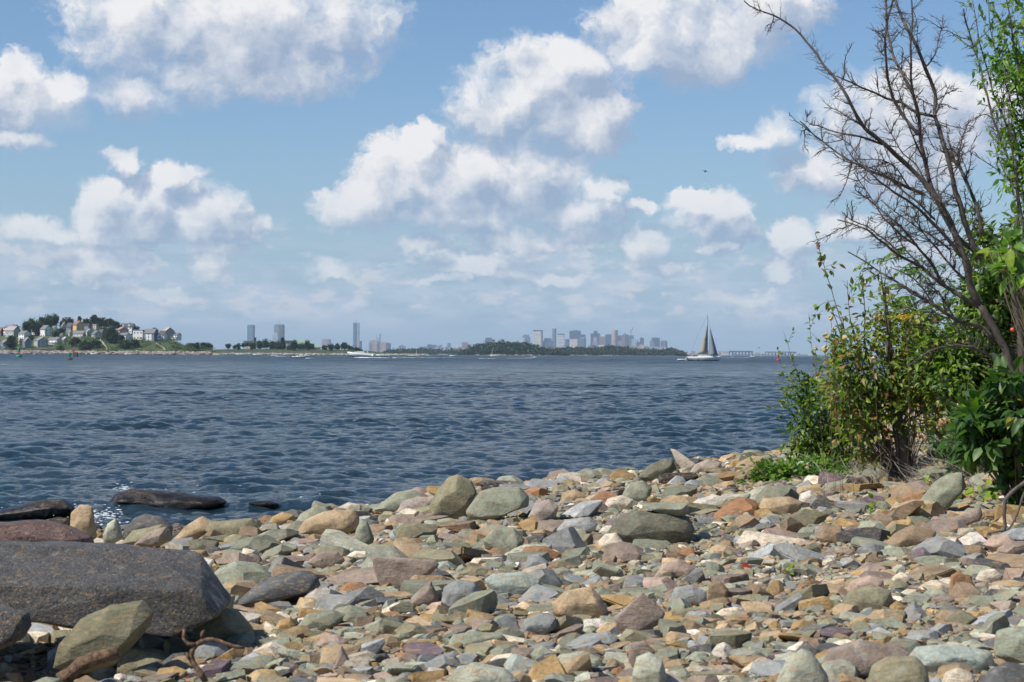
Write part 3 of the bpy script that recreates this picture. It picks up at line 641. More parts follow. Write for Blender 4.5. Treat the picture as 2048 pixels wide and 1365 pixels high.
def throw(n, rlo, rhi, power, dens=None, ylo=8.0, yhi=37):
    u = rng.random(n); rr = (rlo**-power+(rhi**-power-rlo**-power)*u)**(-1/power); rr = np.sort(rr)[::-1]
    y = ylo+(yhi-ylo)*rng.random(n); x = (rng.random(n)*2-1)*(.285*y+.7)
    cY = np.interp(x, CR[:, 0], CR[:, 1]); ok = (y < cY+1.0) & (x < 4.9+.3*rng.random(n)*6)
    if dens is not None: ok &= rng.random(n) < dens(x, y)
    for k in np.nonzero(ok)[0]:
        r = rr[k]; xx, yy = x[k], y[k]
        if not free(xx, yy, r*.95): continue
        rz = rng.uniform(0, math.pi); fl = rng.uniform(.55, 1)
        stones.append((xx, yy, r, rz, fl)); stamp(xx, yy, r*.9, r*.9*.8, rz)
coarse = lambda x, y: np.clip(1.15-.95*np.exp(-((x-2.0)**2/3.0+(y-15)**2/26)), .05, 1)*(.35+1.0*vnoise(x, y, .8, 71))
throw(1100, .12, .235, 1.6, lambda x, y: coarse(x, y)*(y > 12.5)*1.0)
throw(4200, .065, .12, 1.9, lambda x, y: coarse(x, y)*(y > 9))
throw(16000, .04, .08, 1.6, lambda x, y: .35+.65*coarse(x, y))
sandy = lambda x, y: np.where(np.exp(-((x-2.3)**2/.9+(y-14.5)**2/3.5))+np.exp(-((x-4.3)**2/.8+(y-18.0)**2/5)) > .35+.5*vnoise(x, y, 1.5, 99), .25, 1)
throw(26000, .028, .045, 1.4, sandy)
throw(80000, .015, .028, 1.3, lambda x, y: np.clip(1.8-y/26, .2, 1)*(.4+.6*sandy(x, y)))
throw(42000, .010, .018, 1.3, lambda x, y: np.clip(1.6-y/13, 0, 1), yhi=20)
print('stones', len(stones))
S = np.array(stones); 
score = S[:, 2]/S[:, 1]; infr = (np.abs(S[:, 0]/S[:, 1]) < .262) & (S[:, 1] > 8.6)
vis = np.array([proj((s[0], s[1], gz(s[0], s[1])))[1] < 1372 for s in S[:, :3]]) if len(S) else []
order = np.argsort(-np.where(infr & vis, score, -1)); NIND = 300-len(heroes)
ind = set(order[:NIND].tolist())
def pose(k):
    x, y, r, rz, fl = stones[k]; kr = np.random.default_rng(k*7+1)
    tilt = kr.normal(0, .22 if r > .03 else .35, 2); M = Matrix.Rotation(rz, 3, 'Z') @ Matrix.Rotation(tilt[0], 3, 'X') @ Matrix.Rotation(tilt[1], 3, 'Y')
    ti = kr.integers(0, len(TM[3])); ci = kr.choice(len(PN), p=PW); return x, y, r, fl, M, ti, ci, kr
names_used = set()
def size_word(px): return 'large' if px > 75 else 'mid-sized' if px > 42 else 'small'
shp = {'angular': 'angular', 'chunky': 'chunky', 'rounded': 'rounded', 'flat': 'flat'}
HP = [(h[0], proj(h[2])) for h in heroes]
for k in order[:NIND]:
    k = int(k); x, y, r, fl, M, ti, ci, kr = pose(k); kind, me = TMESH[ti]
    o = bpy.data.objects.new('stone', me); link(o)
    sc = Matrix.Diagonal((r*1.12, r*1.12*(.75+.35*fl), r*1.12*(.62+.42*kr.random())))
    zoff = r*(.20 if kind != 'flat' else .16)
    o.matrix_world = Matrix.Translation((x, y, gz(x, y)+zoff)) @ (M @ sc).to_4x4()
    cn = PN[ci]; c_ = np.array(ROCKCOL[cn])*kr.uniform(.7, 1.1); o.color = (*c_, 1)
    pxy = proj(o.location); wpx = 2*r/y*FPX
    near = sorted(HP, key=lambda h: (h[1][0]-pxy[0])**2+(1.6*(h[1][1]-pxy[1]))**2)
    lab = None
    for wd in (0, 1, 2, 3):
        for hs, hp in near[:6]:
            dx_, dy_ = pxy[0]-hp[0], pxy[1]-hp[1]
            if abs(dx_) > 1.3*abs(dy_): rel = 'right of' if dx_ > 0 else 'left of'
            else: rel = 'in front of' if dy_ > 0 else 'behind'
            if abs(dx_) > 40 and abs(dy_) > 14 and wd >= 1: rel = ('in front and to the ' if dy_ > 0 else 'behind and to the ')+('right of' if dx_ > 0 else 'left of')
            dist = math.hypot(dx_, dy_); pre = 'just ' if dist < 110 else '' if dist < 240 else 'well '
            if wd >= 2: tail = ' and nearest the '+[n for n in near if n[0] != hs][wd-2][0]
            else: tail = ''
            s_ = f"{size_word(wpx)} {CWORD[cn]} {shp[kind]} stone {pre}{rel} the {hs}{tail}"
            if s_ not in names_used and len(s_.split()) <= 16: lab = s_; break
        if lab: break
    if lab is None: lab = s_
    names_used.add(lab); tag(o, lab, 'rock', 'stones of the beach')
rest = [k for k in range(len(stones)) if k not in ind]
def merged(keys, name):
    Vs, Cs, Fs = [], [], []; n = 0
    for k in keys:
        x, y, r, fl, M, ti, ci, kr = pose(k); kind, T_, Fc = TM[2 if r/y > .0018 else 1][ti]
        A_ = np.array(M) @ np.diag((r*1.15, r*1.15*(.75+.35*fl), r*1.15*(.62+.42*kr.random())))
        Vv = T_ @ A_.T+np.array((x, y, gz0[k]+r*.18)); Vs.append(Vv); Fs.append(Fc+n); n += len(T_)
        Cs.append(np.repeat((np.array(ROCKCOL[PN[ci]])*kr.uniform(.6, 1.22))[None], len(T_), 0))
    return mesh_np(name, np.concatenate(Vs), np.concatenate(Fs), M_ROCKM, None, False, np.concatenate(Cs))
gz0 = ground(S[:, 0], S[:, 1])
tag(merged(rest, 'pebbles'), 'countless small pebbles and stones in many colours covering the beach', 'pebbles', kind='stuff')
# ------------------------------------------------------------------ plants on the beach and the bank
def leaf_mat(name, tr=.42, rough=.45):
    m = bpy.data.materials.new(name); m.use_nodes = True; t = NT(m.node_tree); o = t.n('ShaderNodeOutputMaterial'); b = t.n('ShaderNodeBsdfPrincipled')
    at = t.n('ShaderNodeAttribute', attribute_name='tone'); geo = t.n('ShaderNodeNewGeometry').outputs['Position']
    v = t.n('ShaderNodeVectorMath', operation='SCALE'); t.l(at.outputs['Color'], v.inputs[0]); t.l(t.mr(t.noise(geo, 30, 3), .3, .7, .75, 1.25, False), v.inputs['Scale'])
    t.l(v.outputs[0], b.inputs['Base Color']); b.inputs['Roughness'].default_value = rough; b.inputs['Specular IOR Level'].default_value = .4
    ts = t.n('ShaderNodeBsdfTranslucent'); t.l(t.vm('MULTIPLY', v.outputs[0], (1.5, 1.7, .7)), ts.inputs[0])
    mx = t.n('ShaderNodeMixShader'); mx.inputs[0].default_value = tr; t.l(b.outputs[0], mx.inputs[1]); t.l(ts.outputs[0], mx.inputs[2]); t.l(mx.outputs[0], o.inputs[0]); return m
M_LEAF = leaf_mat('leaf'); 
M_BARK = pmat('grey_bark', (.088, .073, .062), .9, .45, 14, .006); M_STEM = pmat('green_brown_stem', (.12, .10, .055), .8, .3, 12)
M_TWIG = pmat('dead_twig_bark', (.10, .085, .072), .9, .35, 20); M_DRY = pmat('bleached_wood', (.30, .26, .21), .9, .3, 18, .004)
M_DRIFT = pmat('driftwood_brown', (.17, .105, .06), .9, .75, 34, .016)
LU = np.array([0, .3, .65, 1.0]); LWd = np.array([0, .5, .4, 0])
def leaf_tpl(curl=.25, fold=.18):
    V = [(u, 0, -curl*u*u) for u in LU]
    for i in (1, 2): V.append((LU[i], LWd[i], -curl*LU[i]**2+fold*LWd[i]))
    for i in (1, 2): V.append((LU[i], -LWd[i], -curl*LU[i]**2+fold*LWd[i]))
    return np.array(V)
LT = np.array([(0, 1, 4), (2, 3, 5), (0, 6, 1), (2, 7, 3)]); LQ = np.array([(1, 2, 5, 4), (1, 6, 7, 2)])
GREEN = [((.10,.19,.025),5),((.065,.13,.02),4),((.16,.26,.035),3),((.26,.33,.045),1.6),((.03,.065,.016),3)]
BRIGHT = [((.10,.21,.03),5),((.15,.27,.035),4),((.07,.15,.025),4),((.24,.33,.04),1.5),((.04,.09,.02),2)]
MIXED = [((.14,.21,.03),5),((.08,.13,.02),4),((.26,.32,.05),3),((.30,.18,.07),1.3),((.26,.10,.04),.6),((.30,.28,.06),1)]
DARK = [((.04,.095,.022),6),((.065,.14,.028),5),((.025,.055,.015),4),((.10,.19,.03),2),((.25,.24,.03),.4)]
LIME = [((.26,.38,.03),5),((.18,.30,.03),4),((.34,.40,.05),2)]
class Leaves:
    def __init__(s, pal, rs): s.V = []; s.C = []; s.n = 0; s.r = np.random.default_rng(rs); w = np.array([p[1] for p in pal], float); s.w = w/w.sum(); s.pal = np.array([p[0] for p in pal])
    def add(s, pos, dirs, L, Wd=.5, nrm=None):
        pos = np.atleast_2d(pos); n = len(pos); d = np.atleast_2d(dirs)/np.linalg.norm(np.atleast_2d(dirs), axis=1)[:, None]; r = s.r
        up = (np.array([-.25, -.15, 1.0]) if nrm is None else nrm)+r.normal(0, .42, (n, 3)); sd = np.cross(up, d); sd /= np.linalg.norm(sd, axis=1)[:, None]+1e-9; nz = np.cross(d, sd)
        T_ = leaf_tpl(r.uniform(.05, .4), r.uniform(.05, .3)); Ls = L*r.uniform(.65, 1.25, n) if np.isscalar(L) else L
        V = pos[:, None, :]+(d[:, None, :]*T_[None, :, 0:1]+sd[:, None, :]*T_[None, :, 1:2]*Wd*1.0+nz[:, None, :]*T_[None, :, 2:3])*Ls[:, None, None]
        s.V.append(V.reshape(-1, 3)); ci = r.choice(len(s.pal), n, p=s.w); c = s.pal[ci]*r.uniform(.8, 1.2, (n, 1)); s.C.append(np.repeat(c, 8, 0)); s.n += n
    def cloud(s, ctr, rad, n, L, Wd=.5, clumps=14, droop=.2):
        r = s.r; ctr = np.array(ctr); rad = np.array(rad)
        cc = r.normal(size=(clumps, 3)); cc /= np.linalg.norm(cc, axis=1)[:, None]; cc *= r.uniform(.25, 1, (clumps, 1))**.5; k = r.integers(0, clumps, n)
        off = r.normal(size=(n, 3))*.24; p = cc[k]+off; pos = ctr+p*rad; d = off+.5*p+r.normal(0, .35, (n, 3)); d[:, 2] -= droop; s.add(pos, d, L, Wd); return cc*rad+ctr
    def build(s, name, parent, mat=None):
        i = np.arange(s.n)[:, None, None]*8; return mesh_np(name, np.concatenate(s.V), [(LT[None]+i).reshape(-1, 3), (LQ[None]+i).reshape(-1, 4)], mat or M_LEAF, parent, True, np.concatenate(s.C))
def resample(pts, step):
    pts = [np.array(p, float) for p in pts]; o = [pts[0]]
    for a, b in zip(pts[:-1], pts[1:]):
        n = max(1, int(np.linalg.norm(b-a)/step)); o += [a+(b-a)*(k+1)/n for k in range(n)]
    return o
def wig(pts, amp, r, step):
    o = resample(pts, step); n = len(o)
    for i in range(1, n-1): o[i] = o[i]+r.normal(0, amp, 3)
    for _ in range(1): o = [o[0]]+[.25*o[i-1]+.5*o[i]+.25*o[i+1] for i in range(1, n-1)]+[o[-1]]
    return o
def rel(o_, V):   # local coordinates
    return [np.array(v)-np.array(o_) for v in V]
def root_at(px, py, label, name, cat, group=None, Y=None):
    g = GH(px, py) if Y is None else P(px, py, Y)
    loc = (g.x, g.y, gz(g.x, g.y)); return empty(name, loc, label, cat, group), np.array(loc)
def rel_leaves(lv, loc):
    lv.V = [v-loc for v in lv.V]

# ---- the bare dead tree
def dead_tree():
    r = np.random.default_rng(3); Y0 = 21.0
    root, loc = root_at(2052, 930, 'tall leafless grey tree leaning left over the beach with countless crooked twigs', 'dead_tree', 'tree', None, Y0)
    L_ = [  # (pixel polyline from the fork outwards, start width px, end width px, depth offset)
     ('trunk', [(2060,985),(2052,900),(2035,800),(2014,700),(1985,650),(1957,609)], 24, 18, 0),
     ('trunk2',[(2050,880),(2046,760),(2038,640),(2022,560),(1975,515),(1938,494)], 20, 15, .5),
     ('l',[(1957,609),(1940,570),(1930,520),(1907,459),(1882,410),(1857,374),(1815,332),(1766,289),(1729,256),(1705,212),(1685,176),(1656,139),(1623,95),(1590,59),(1560,38),(1535,26),(1510,18),(1488,2)], 20, 3, .0),
     ('l',[(1938,494),(1912,476),(1890,430),(1868,385),(1850,322),(1840,270),(1837,234),(1826,183),(1800,140),(1788,121),(1778,85),(1773,48),(1784,5),(1788,-30)], 14, 5, .4),
     ('l',[(1837,270),(1812,240),(1791,209),(1777,172),(1772,130),(1771,92),(1773,45),(1772,-20)], 9, 5, .1),
     ('l',[(1957,520),(1938,470),(1912,385),(1900,340),(1887,293),(1875,250),(1870,234),(1873,187),(1862,160),(1850,136),(1838,105),(1824,81),(1812,55),(1802,33),(1785,-20)], 15, 7, .6),
     ('l',[(1965,470),(1956,421),(1940,380),(1923,341),(1905,318),(1887,293)], 11, 7, .8),
     ('l',[(1923,341),(1915,322),(1920,285),(1930,262),(1938,240)], 6, 3, .9),
     ('l',[(1912,330),(1903,300),(1896,270),(1892,240)], 4, 2, .7),
     ('l',[(1838,240),(1822,165),(1821,92),(1824,40),(1822,-10)], 8, 4, -.2),
     ('l',[(1850,322),(1832,290),(1812,240),(1806,200),(1790,165)], 6, 3, -.4),
     ('l',[(1870,234),(1835,228),(1800,205),(1770,195),(1735,180),(1700,165),(1672,152)], 9, 3, .3),
     ('l',[(1846,388),(1820,378),(1791,363),(1765,352),(1736,341),(1710,325),(1685,311),(1660,295),(1645,282),(1622,262),(1600,243)], 10, 2.5, -.4),
     ('l',[(1766,289),(1735,278),(1708,270),(1690,268),(1660,262),(1630,250)], 7, 2.5, -.1),
     ('l',[(1729,256),(1705,242),(1685,227),(1665,215),(1648,216)], 5, 2, .2),
     ('l',[(1930,520),(1895,480),(1860,440),(1838,415),(1802,395),(1770,372),(1745,350),(1720,320),(1700,290),(1670,272)], 11, 2.5, -.5),
     ('l',[(1889,573),(1860,520),(1832,491),(1802,454),(1780,434),(1758,418),(1735,400),(1710,380)], 9, 2.5, -.6),
     ('l',[(1832,491),(1800,470),(1770,440),(1750,410),(1735,380),(1720,360),(1708,345)], 6, 2, -.3),
     ('l',[(1957,614),(1925,592),(1889,573),(1844,536),(1798,514),(1775,490),(1753,477),(1735,459),(1705,450),(1675,440)], 13, 3, -.2),
     ('l',[(1798,505),(1770,478),(1735,455),(1705,440),(1684,425)], 5, 2, .2),
     ('l',[(1985,682),(1971,655),(1916,645),(1871,614),(1825,582),(1775,555),(1735,527),(1712,512),(1696,504)], 14, 3, .1),
     ('l',[(1930,560),(1890,520),(1855,478),(1830,440),(1800,420)], 7, 2.5, .7),
     ('l',[(1870,234),(1885,200),(1900,170)], 4, 2, .5),
     ('l',[(1857,374),(1835,330),(1805,310),(1782,268),(1770,240)], 5, 2, .5),
     ('l',[(2016,740),(1960,700),(1910,690),(1860,700),(1820,730)], 10, 3, -.5),
     ('l',[(1900,450),(1880,395),(1872,350),(1885,310)], 5, 2, 0),
     ('l',[(2046,760),(2040,600),(2033,476),(2037,366),(2022,330),(2007,293),(1985,238),(1975,190),(1963,147),(1952,110),(1945,81),(1932,45),(1927,18)], 9, 4, .5),
     ('l',[(2007,293),(1992,250),(1980,215)], 4, 2, .3),('l',[(1870,440),(1830,400),(1800,380),(1775,345),(1760,300)], 6, 2.5, .4),('l',[(1900,500),(1860,470),(1830,452),(1790,425),(1762,400)], 6, 2.5, .3),('l',[(1844,536),(1810,500),(1785,455),(1770,425)], 5, 2, .5),('l',[(1871,614),(1840,570),(1815,548),(1780,535)], 6, 2.5, .4),('l',[(1916,645),(1880,590),(1850,560)], 6, 3, .6),
     ('l',[(1850,136),(1870,110),(1882,70),(1886,30)], 4, 2, .2),('l',[(1788,121),(1765,110),(1750,90)], 4, 2, .2),('l',[(1820,378),(1790,330),(1765,318),(1730,320),(1708,316)], 4, 2, .3),
     ('l',[(1791,363),(1760,345),(1720,330),(1690,322),(1668,308)], 4, 2, -.7),
    ]
    def topts(pl, off, k): 
        return [np.array(P(x, y, Y0+off*.9+.22*math.sin(k*1.7+i*.8)+(0 if i else 0)))-loc for i, (x, y) in enumerate(pl)]
    px = Y0/FPX; done = []
    for k, (nm, pl, w0, w1, off) in enumerate(L_):
        ys = Y0
        if done:
            b_ = min(done, key=lambda d_: (d_[0]-pl[0][0])**2+(d_[1]-pl[0][1])**2); ys = b_[2]
        n0 = len(pl); pts = []
        for i, (x, y) in enumerate(pl):
            u = i/max(1, n0-1); yy = ys+(off*.9*u+.18*math.sin(k*1.7+i*.8)*min(1, u*3)+(Y0-ys)*u*.4 if not nm.startswith('trunk') else 0)
            done.append((x, y, yy)); pts.append(np.array(P(x, y, yy))-loc)
        if nm == 'trunk': pts[0][2] = -.15
        pts = wig(pts, 1.6*px, r, 14*px); n = len(pts); rad = [max((w0+(w1-w0)*(i/(n-1))**.8)*.8*px/2*r.uniform(.9, 1.12), .0035) for i in range(n)]
        mb = MB(); mb.tube(pts, rad, 8 if w0 > 9 else 6)
        if nm.startswith('trunk'): mb.build('trunk', M_BARK, root, True); continue
        tw = mb
        for i in range(1, n-1):
            ax = pts[min(i+1, n-1)]-pts[i-1]; ax /= np.linalg.norm(ax)+1e-9; fr = i/n
            for _ in range(r.poisson(4.6 if w0 < 19 else 3.2)):
                d = np.array([r.normal(), r.normal()*.7, r.normal()]); d -= ax*d.dot(ax); d /= np.linalg.norm(d)+1e-9; d = d+ax*r.uniform(.2, 1.2); d[2] += .15; d /= np.linalg.norm(d)
                ln = r.choice([8, 14, 22, 38, 75, 120], p=[.34, .3, .22, .11, .025, .005])*px*r.uniform(.7, 1.3)*(1 if fr < .9 else .6)
                a = pts[i]; q = [a]; dd = d.copy(); ns = max(2, int(ln/(6*px)))
                for s_ in range(ns):
                    dd = dd+r.normal(0, .17, 3); dd /= np.linalg.norm(dd); q.append(q[-1]+dd*ln/ns)
                r0 = min(max(ln/px*.05, .75), 2.0)*px/2*1.15; tw.tube(q, list(np.linspace(r0, r0*.55, len(q))), 4)
                for s_ in range(1, len(q)):
                    for _2 in range(r.poisson(1.1)):
                        d2 = dd+r.normal(0, .9, 3); d2 /= np.linalg.norm(d2); l2 = r.uniform(4, 13)*px; mid = q[s_]+d2*l2*.5+r.normal(0, .8*px, 3)
                        d2 = d2+dd*.6; tw.tube([q[s_], mid, q[s_]+d2*l2], [r0*.65, r0*.5, r0*.4], 3)
        tw.build('limb', M_BARK, root, True)
dead_tree()

def shrub(label, name, base, stems, pal, seed, Y=None, leafL=.09, Wd=.5, per_m=22, stem_w=(.012, .004), clouds=(), cat='shrub', mat=M_STEM, group=None, spread=.05, side=.22, depth=.35, bare=0.0):
    """stems: pixel polylines from base outwards; clouds: (px,py,rx,ry,n) pixel ellipses of foliage"""
    r = np.random.default_rng(seed); root, loc = root_at(*base, label, name, cat, group, Y); Yb = loc[1]; px = Yb/FPX
    mb = MB(); lv = Leaves(pal, seed+1)
    for k, st in enumerate(stems):
        w = st[0] if isinstance(st[0], (int, float)) else None; pl = st[1:] if w else st; b = bare
        off = r.uniform(-depth, depth); n = len(pl)
        pts = [np.array(P(x, y, Yb+off*(i/max(1, n-1)))) for i, (x, y) in enumerate(pl)]
        if w or k == 0 or True:
            g = np.array([loc[0]+r.normal(0, spread), loc[1]+r.normal(0, spread), loc[2]-.06]); pts = [g]+pts
        pts = wig(pts, .006, r, .08); n = len(pts); w0, w1 = (w*px/2, .004) if w else (stem_w[0]/2, stem_w[1]/2)
        mb.tube(pts, list(np.linspace(w0, w1, n)), 6 if w0 > .02 else 4)
        L0 = 0
        for i in range(1, n):
            seg = pts[i]-pts[i-1]; fr = i/n
            if fr < b or (w and fr < .35): continue
            m_ = r.poisson(per_m*np.linalg.norm(seg))
            for _ in range(m_):
                d = seg/np.linalg.norm(seg)*.5+r.normal(0, .8, 3); d[2] -= .1; p0 = pts[i-1]+seg*r.random()
                if r.random() < side:   # side shoot
                    p1 = p0+d/np.linalg.norm(d)*r.uniform(.1, .3); mb.tube([p0, (p0+p1)/2+r.normal(0, .01, 3), p1], [.003, .0025, .002], 3); m2 = r.integers(3, 7)
                    lv.add(p0+(p1-p0)*r.uniform(.3, 1, (m2, 1)), d+r.normal(0, .7, (m2, 3)), leafL, Wd)
                else: lv.add(p0, d, leafL, Wd)
    for (cx, cy_, rx, ry, n) in clouds:
        c = np.array(P(cx, cy_, Yb+r.uniform(-.2, .3))); cc = lv.cloud(c, (rx*px, max(.35, rx*px*.7), ry*px), n, leafL, Wd, clumps=max(8, int(n/26)))
        for q in cc[:10]: mb.tube(wig([loc+np.array([0, 0, .0]), loc*.3+c*.7-np.array([0, 0, ry*px*.5]), q], .03, r, .2), .004, 4)
    mb.v = [v-loc for v in mb.v]; mb.build('stems', mat, root, True)
    if lv.n: rel_leaves(lv, loc); lv.build('foliage', root)
    return root, loc

shrub('green leafy shrub at the left end of the thicket with two upright shoots', 'leafy_shrub', (1672, 945),
  [[(1655,900),(1640,820),(1630,740),(1622,680),(1617,628)],[(1640,880),(1610,800),(1590,730),(1575,690),(1567,664)],[(1640,870),(1600,800),(1575,750),(1562,725)],[(1625,880),(1590,830),(1560,810)],
   [(1620,880),(1580,850),(1552,815)],[(1660,880),(1650,800),(1640,760)],[(1680,870),(1690,790),(1680,740)],[(1640,900),(1600,880),(1575,860)],[(1690,880),(1710,800),(1700,760)],[(1660,900),(1610,840),(1600,760),(1585,720)],
   [(1640,890),(1600,865),(1575,800),(1565,770)],[(1630,900),(1595,890),(1570,880)],[(1650,880),(1625,830),(1610,800)],[(1670,890),(1660,840),(1665,800)],[(1645,905),(1612,900),(1590,905)]],
  GREEN, 21, leafL=.078, per_m=30, clouds=[(1640,870,62,58,900),(1660,910,75,42,650),(1612,840,40,60,330),(1695,850,50,60,330),(1600,780,28,40,110),(1650,790,40,40,200)])
shrub('young tree trunk wrapped in vines with sparse green and rusty leaves', 'vine_covered_tree', (1812, 966),
  [(34,(1806,900),(1795,840),(1783,770),(1778,700),(1776,640),(1766,575),(1760,540)),(9,(1800,860),(1740,800),(1705,760),(1690,700),(1672,640),(1655,600)),(8,(1800,850),(1850,790),(1870,720),(1850,660)),(7,(1790,800),(1740,740),(1728,680),(1730,620),(1722,560)),
   (6,(1785,800),(1720,780),(1680,770),(1660,745)),(5,(1790,830),(1740,830),(1710,850)),(6,(1800,850),(1840,830),(1880,800),(1900,760)),(5,(1785,780),(1760,720),(1755,660),(1740,640)),(4,(1700,700),(1672,610),(1650,540),(1630,466)),(4,(1720,700),(1700,640),(1694,560)),
   (5,(1780,760),(1810,700),(1815,640),(1800,600)),(6,(1805,880),(1760,850),(1730,870)),(12,(1780,720),(1772,640),(1768,560),(1780,540))],
  MIXED, 23, leafL=.09, per_m=20, depth=.6, mat=M_BARK, cat='tree', side=.4, clouds=[(1740,740,75,75,650),(1720,800,65,55,480),(1790,660,65,55,330),(1820,760,60,60,420),(1700,700,40,50,260),(1850,820,60,50,260),(1730,880,60,35,200),(1770,850,70,45,260),(1690,790,50,50,260),(1850,680,45,50,220)])
shrub('low creeping green plants spreading over stones at the foot of the leafy shrub', 'creeping_plant', (1600, 965),
  [[(1560,955),(1520,960),(1495,968)],[(1590,950),(1560,940),(1530,940)],[(1620,950),(1650,945),(1680,950)],[(1600,965),(1570,975),(1530,975)]], BRIGHT, 27, leafL=.085, per_m=50, depth=.8,
  clouds=[(1545,952,52,20,600),(1600,942,60,26,700),(1655,940,45,24,420),(1515,962,30,13,200)], cat='ground plant')
shrub('bright compound-leaved sumac growing behind the dead tree', 'sumac', (1900, 900), [[(1890,760),(1870,660),(1850,590)],[(1910,760),(1900,660),(1890,600)],[(1880,740),(1840,640),(1800,560)]], BRIGHT, 31, Y=25.0, leafL=.12, Wd=.32, per_m=5, bare=.5, cat='shrub')
def sumac_leaves():
    r = np.random.default_rng(77); root = bpy.data.objects['sumac']; loc = np.array(root.location); lv = Leaves(BRIGHT, 78); mb = MB()
    for (cx, cy_) in [(1775,520),(1800,505),(1830,500),(1860,515),(1890,520),(1815,545),(1850,550),(1780,570),(1885,560),(1915,550),(1930,590),(1870,600),(1830,590),(1760,560),(1945,545),(1905,610),(1960,600),(1840,630),(1880,650),(1795,600)]:
        a = np.array(P(cx+r.normal(0, 6), cy_+r.normal(0, 6), 25+r.normal(0, .5))); d = np.array([r.normal(-.2, .8), r.normal(0, .6), r.uniform(-.2, .5)]); d /= np.linalg.norm(d); ln = r.uniform(.3, .45)
        sd = np.cross(d, [0, 0, 1.]); sd /= np.linalg.norm(sd); pts = [a+d*ln*u-np.array([0, 0, .35*ln*u*u]) for u in np.linspace(0, 1, 8)]; mb.tube([x-loc for x in pts], .004, 3)
        for q in pts[1:]:
            for s_ in (-1, 1): lv.add(q, sd*s_+d*.35+np.array([0, 0, -.45]), .13, .27)
    rel_leaves(lv, loc); mb.build('leaf_stalks', M_STEM, root); lv.build('foliage', root)
sumac_leaves()
shrub('tall bright green leafy tree cut by the right edge of the frame', 'leafy_tree', (2150, 930),
  [(26,(2120,700),(2090,450),(2060,250),(2030,100),(2010,-20)),(14,(2100,500),(2050,330),(1990,200),(1960,90),(1945,0)),(10,(2100,420),(2040,260),(2000,140),(1980,60),(1975,-10)),(9,(2110,520),(2060,420),(2010,350),(1985,280)),(8,(2100,500),(2070,380),(2030,300),(1995,240)),
   (8,(2090,300),(2040,180),(1990,120),(1960,100)),(8,(2080,250),(2030,150),(2000,40))], BRIGHT, 35, Y=20.0, leafL=.085, Wd=.4, per_m=26, depth=1.0, cat='tree', mat=M_BARK, side=.5,
  clouds=[(2046,50,44,70,430),(2044,170,38,66,330),(2038,330,34,60,300),(2052,250,36,70,230),(2046,420,30,50,190),(1990,130,34,70,60)])
for (lab, px_, py_, Yq, cl, pal, sd) in [
  ('dense shady shrub filling the thicket below the dead tree', 1960, 930, 23.5, [(1960,690,85,65,1500),(1930,760,75,60,1100),(1990,760,60,60,1100),(1890,720,60,60,600)], GREEN, 41),
  ('green shrub mixed with the forks of the dead tree near the right edge', 2040, 930, 22.6, [(2020,600,55,70,1300),(1975,610,50,60,800),(2045,700,45,100,1200),(1960,530,42,70,380),(1950,470,28,50,170),(2030,500,35,70,500)], GREEN, 42),
  ('yellowish green bush behind the vine-covered trunk', 1860, 905, 25.6, [(1850,700,75,55,800),(1880,770,75,45,600),(1820,640,50,45,380)], MIXED, 43),
  ('low dark bramble on the bank between trunk and right edge', 1920, 935, 22.0, [(1905,890,40,25,120),(1950,905,50,28,230)], DARK, 44)]:
    shrub(lab, 'thicket_shrub', (px_, py_), [[(px_-10,py_-90),(px_-30,py_-180)],[(px_+10,py_-90),(px_+20,py_-200)],[(px_,py_-80),(px_+5,py_-220)]], pal, sd, Y=Yq, leafL=.095, per_m=16, clouds=cl, group='shrubs of the thicket', depth=.5)
shrub('broad dark green leafed bush hanging over stones at the right edge', 'broad_leaved_bush', (2040, 985),
  [[(2030,900),(1990,860),(1950,840),(1925,860)],[(2020,900),(1980,900),(1940,900)],[(2030,880),(2000,820),(1980,770)],[(2040,900),(2000,930),(1970,950)],[(2030,900),(1980,880),(1960,910)]], DARK, 47, Y=18.5, leafL=.155, Wd=.55, per_m=22,
  clouds=[(1995,850,62,55,330),(2030,800,45,55,260),(1975,900,48,36,170),(2040,900,45,50,230),(1950,850,34,34,80),(2020,760,40,24,90)], cat='bush')
shrub('out-of-focus yellow-green large leaved branch near the right edge', 'large_leaved_sapling', (2200, 1120), [(5,(2180,800),(2140,640),(2080,560),(2030,520),(1990,505)),(4,(2150,700),(2090,600),(2040,550),(2000,540))], BRIGHT, 49, Y=14.0, leafL=.13, Wd=.5, per_m=12, bare=.6,
  clouds=[(2022,512,36,26,46),(2040,545,26,22,26),(2000,495,20,12,10)], cat='sapling')
for i, (px_, py_, n, lab) in enumerate([(1905, 1003, 26, 'lime green seedling just left of the sloping rock foot'), (1848, 985, 10, 'small round lime leaves beside the foot of the vine-covered trunk'), (1990, 1000, 16, 'lime seedling under the broad dark leaved bush'),
      (1835, 1040, 9, 'tiny lime sprout among pebbles below the vine-covered trunk'), (1800, 1100, 7, 'faint lime sprout above the big olive-brown boulder'), (1567, 1158, 4, 'tiny bright weed right of the fallen red leaf'), (1745, 1030, 8, 'small sprout beside the tan stones below the shrubs')]):
    Lp = .11 if n > 12 else .07
    shrub(lab, 'seedling', (px_, py_), [[(px_-4,py_-16),(px_-8,py_-26)],[(px_+6,py_-12),(px_+12,py_-22)]], LIME, 60+i, leafL=Lp, Wd=.6, per_m=10, clouds=[(px_, py_-16, 26 if n > 12 else 12, 10, n)], cat='seedling', group='lime seedlings', depth=.1)

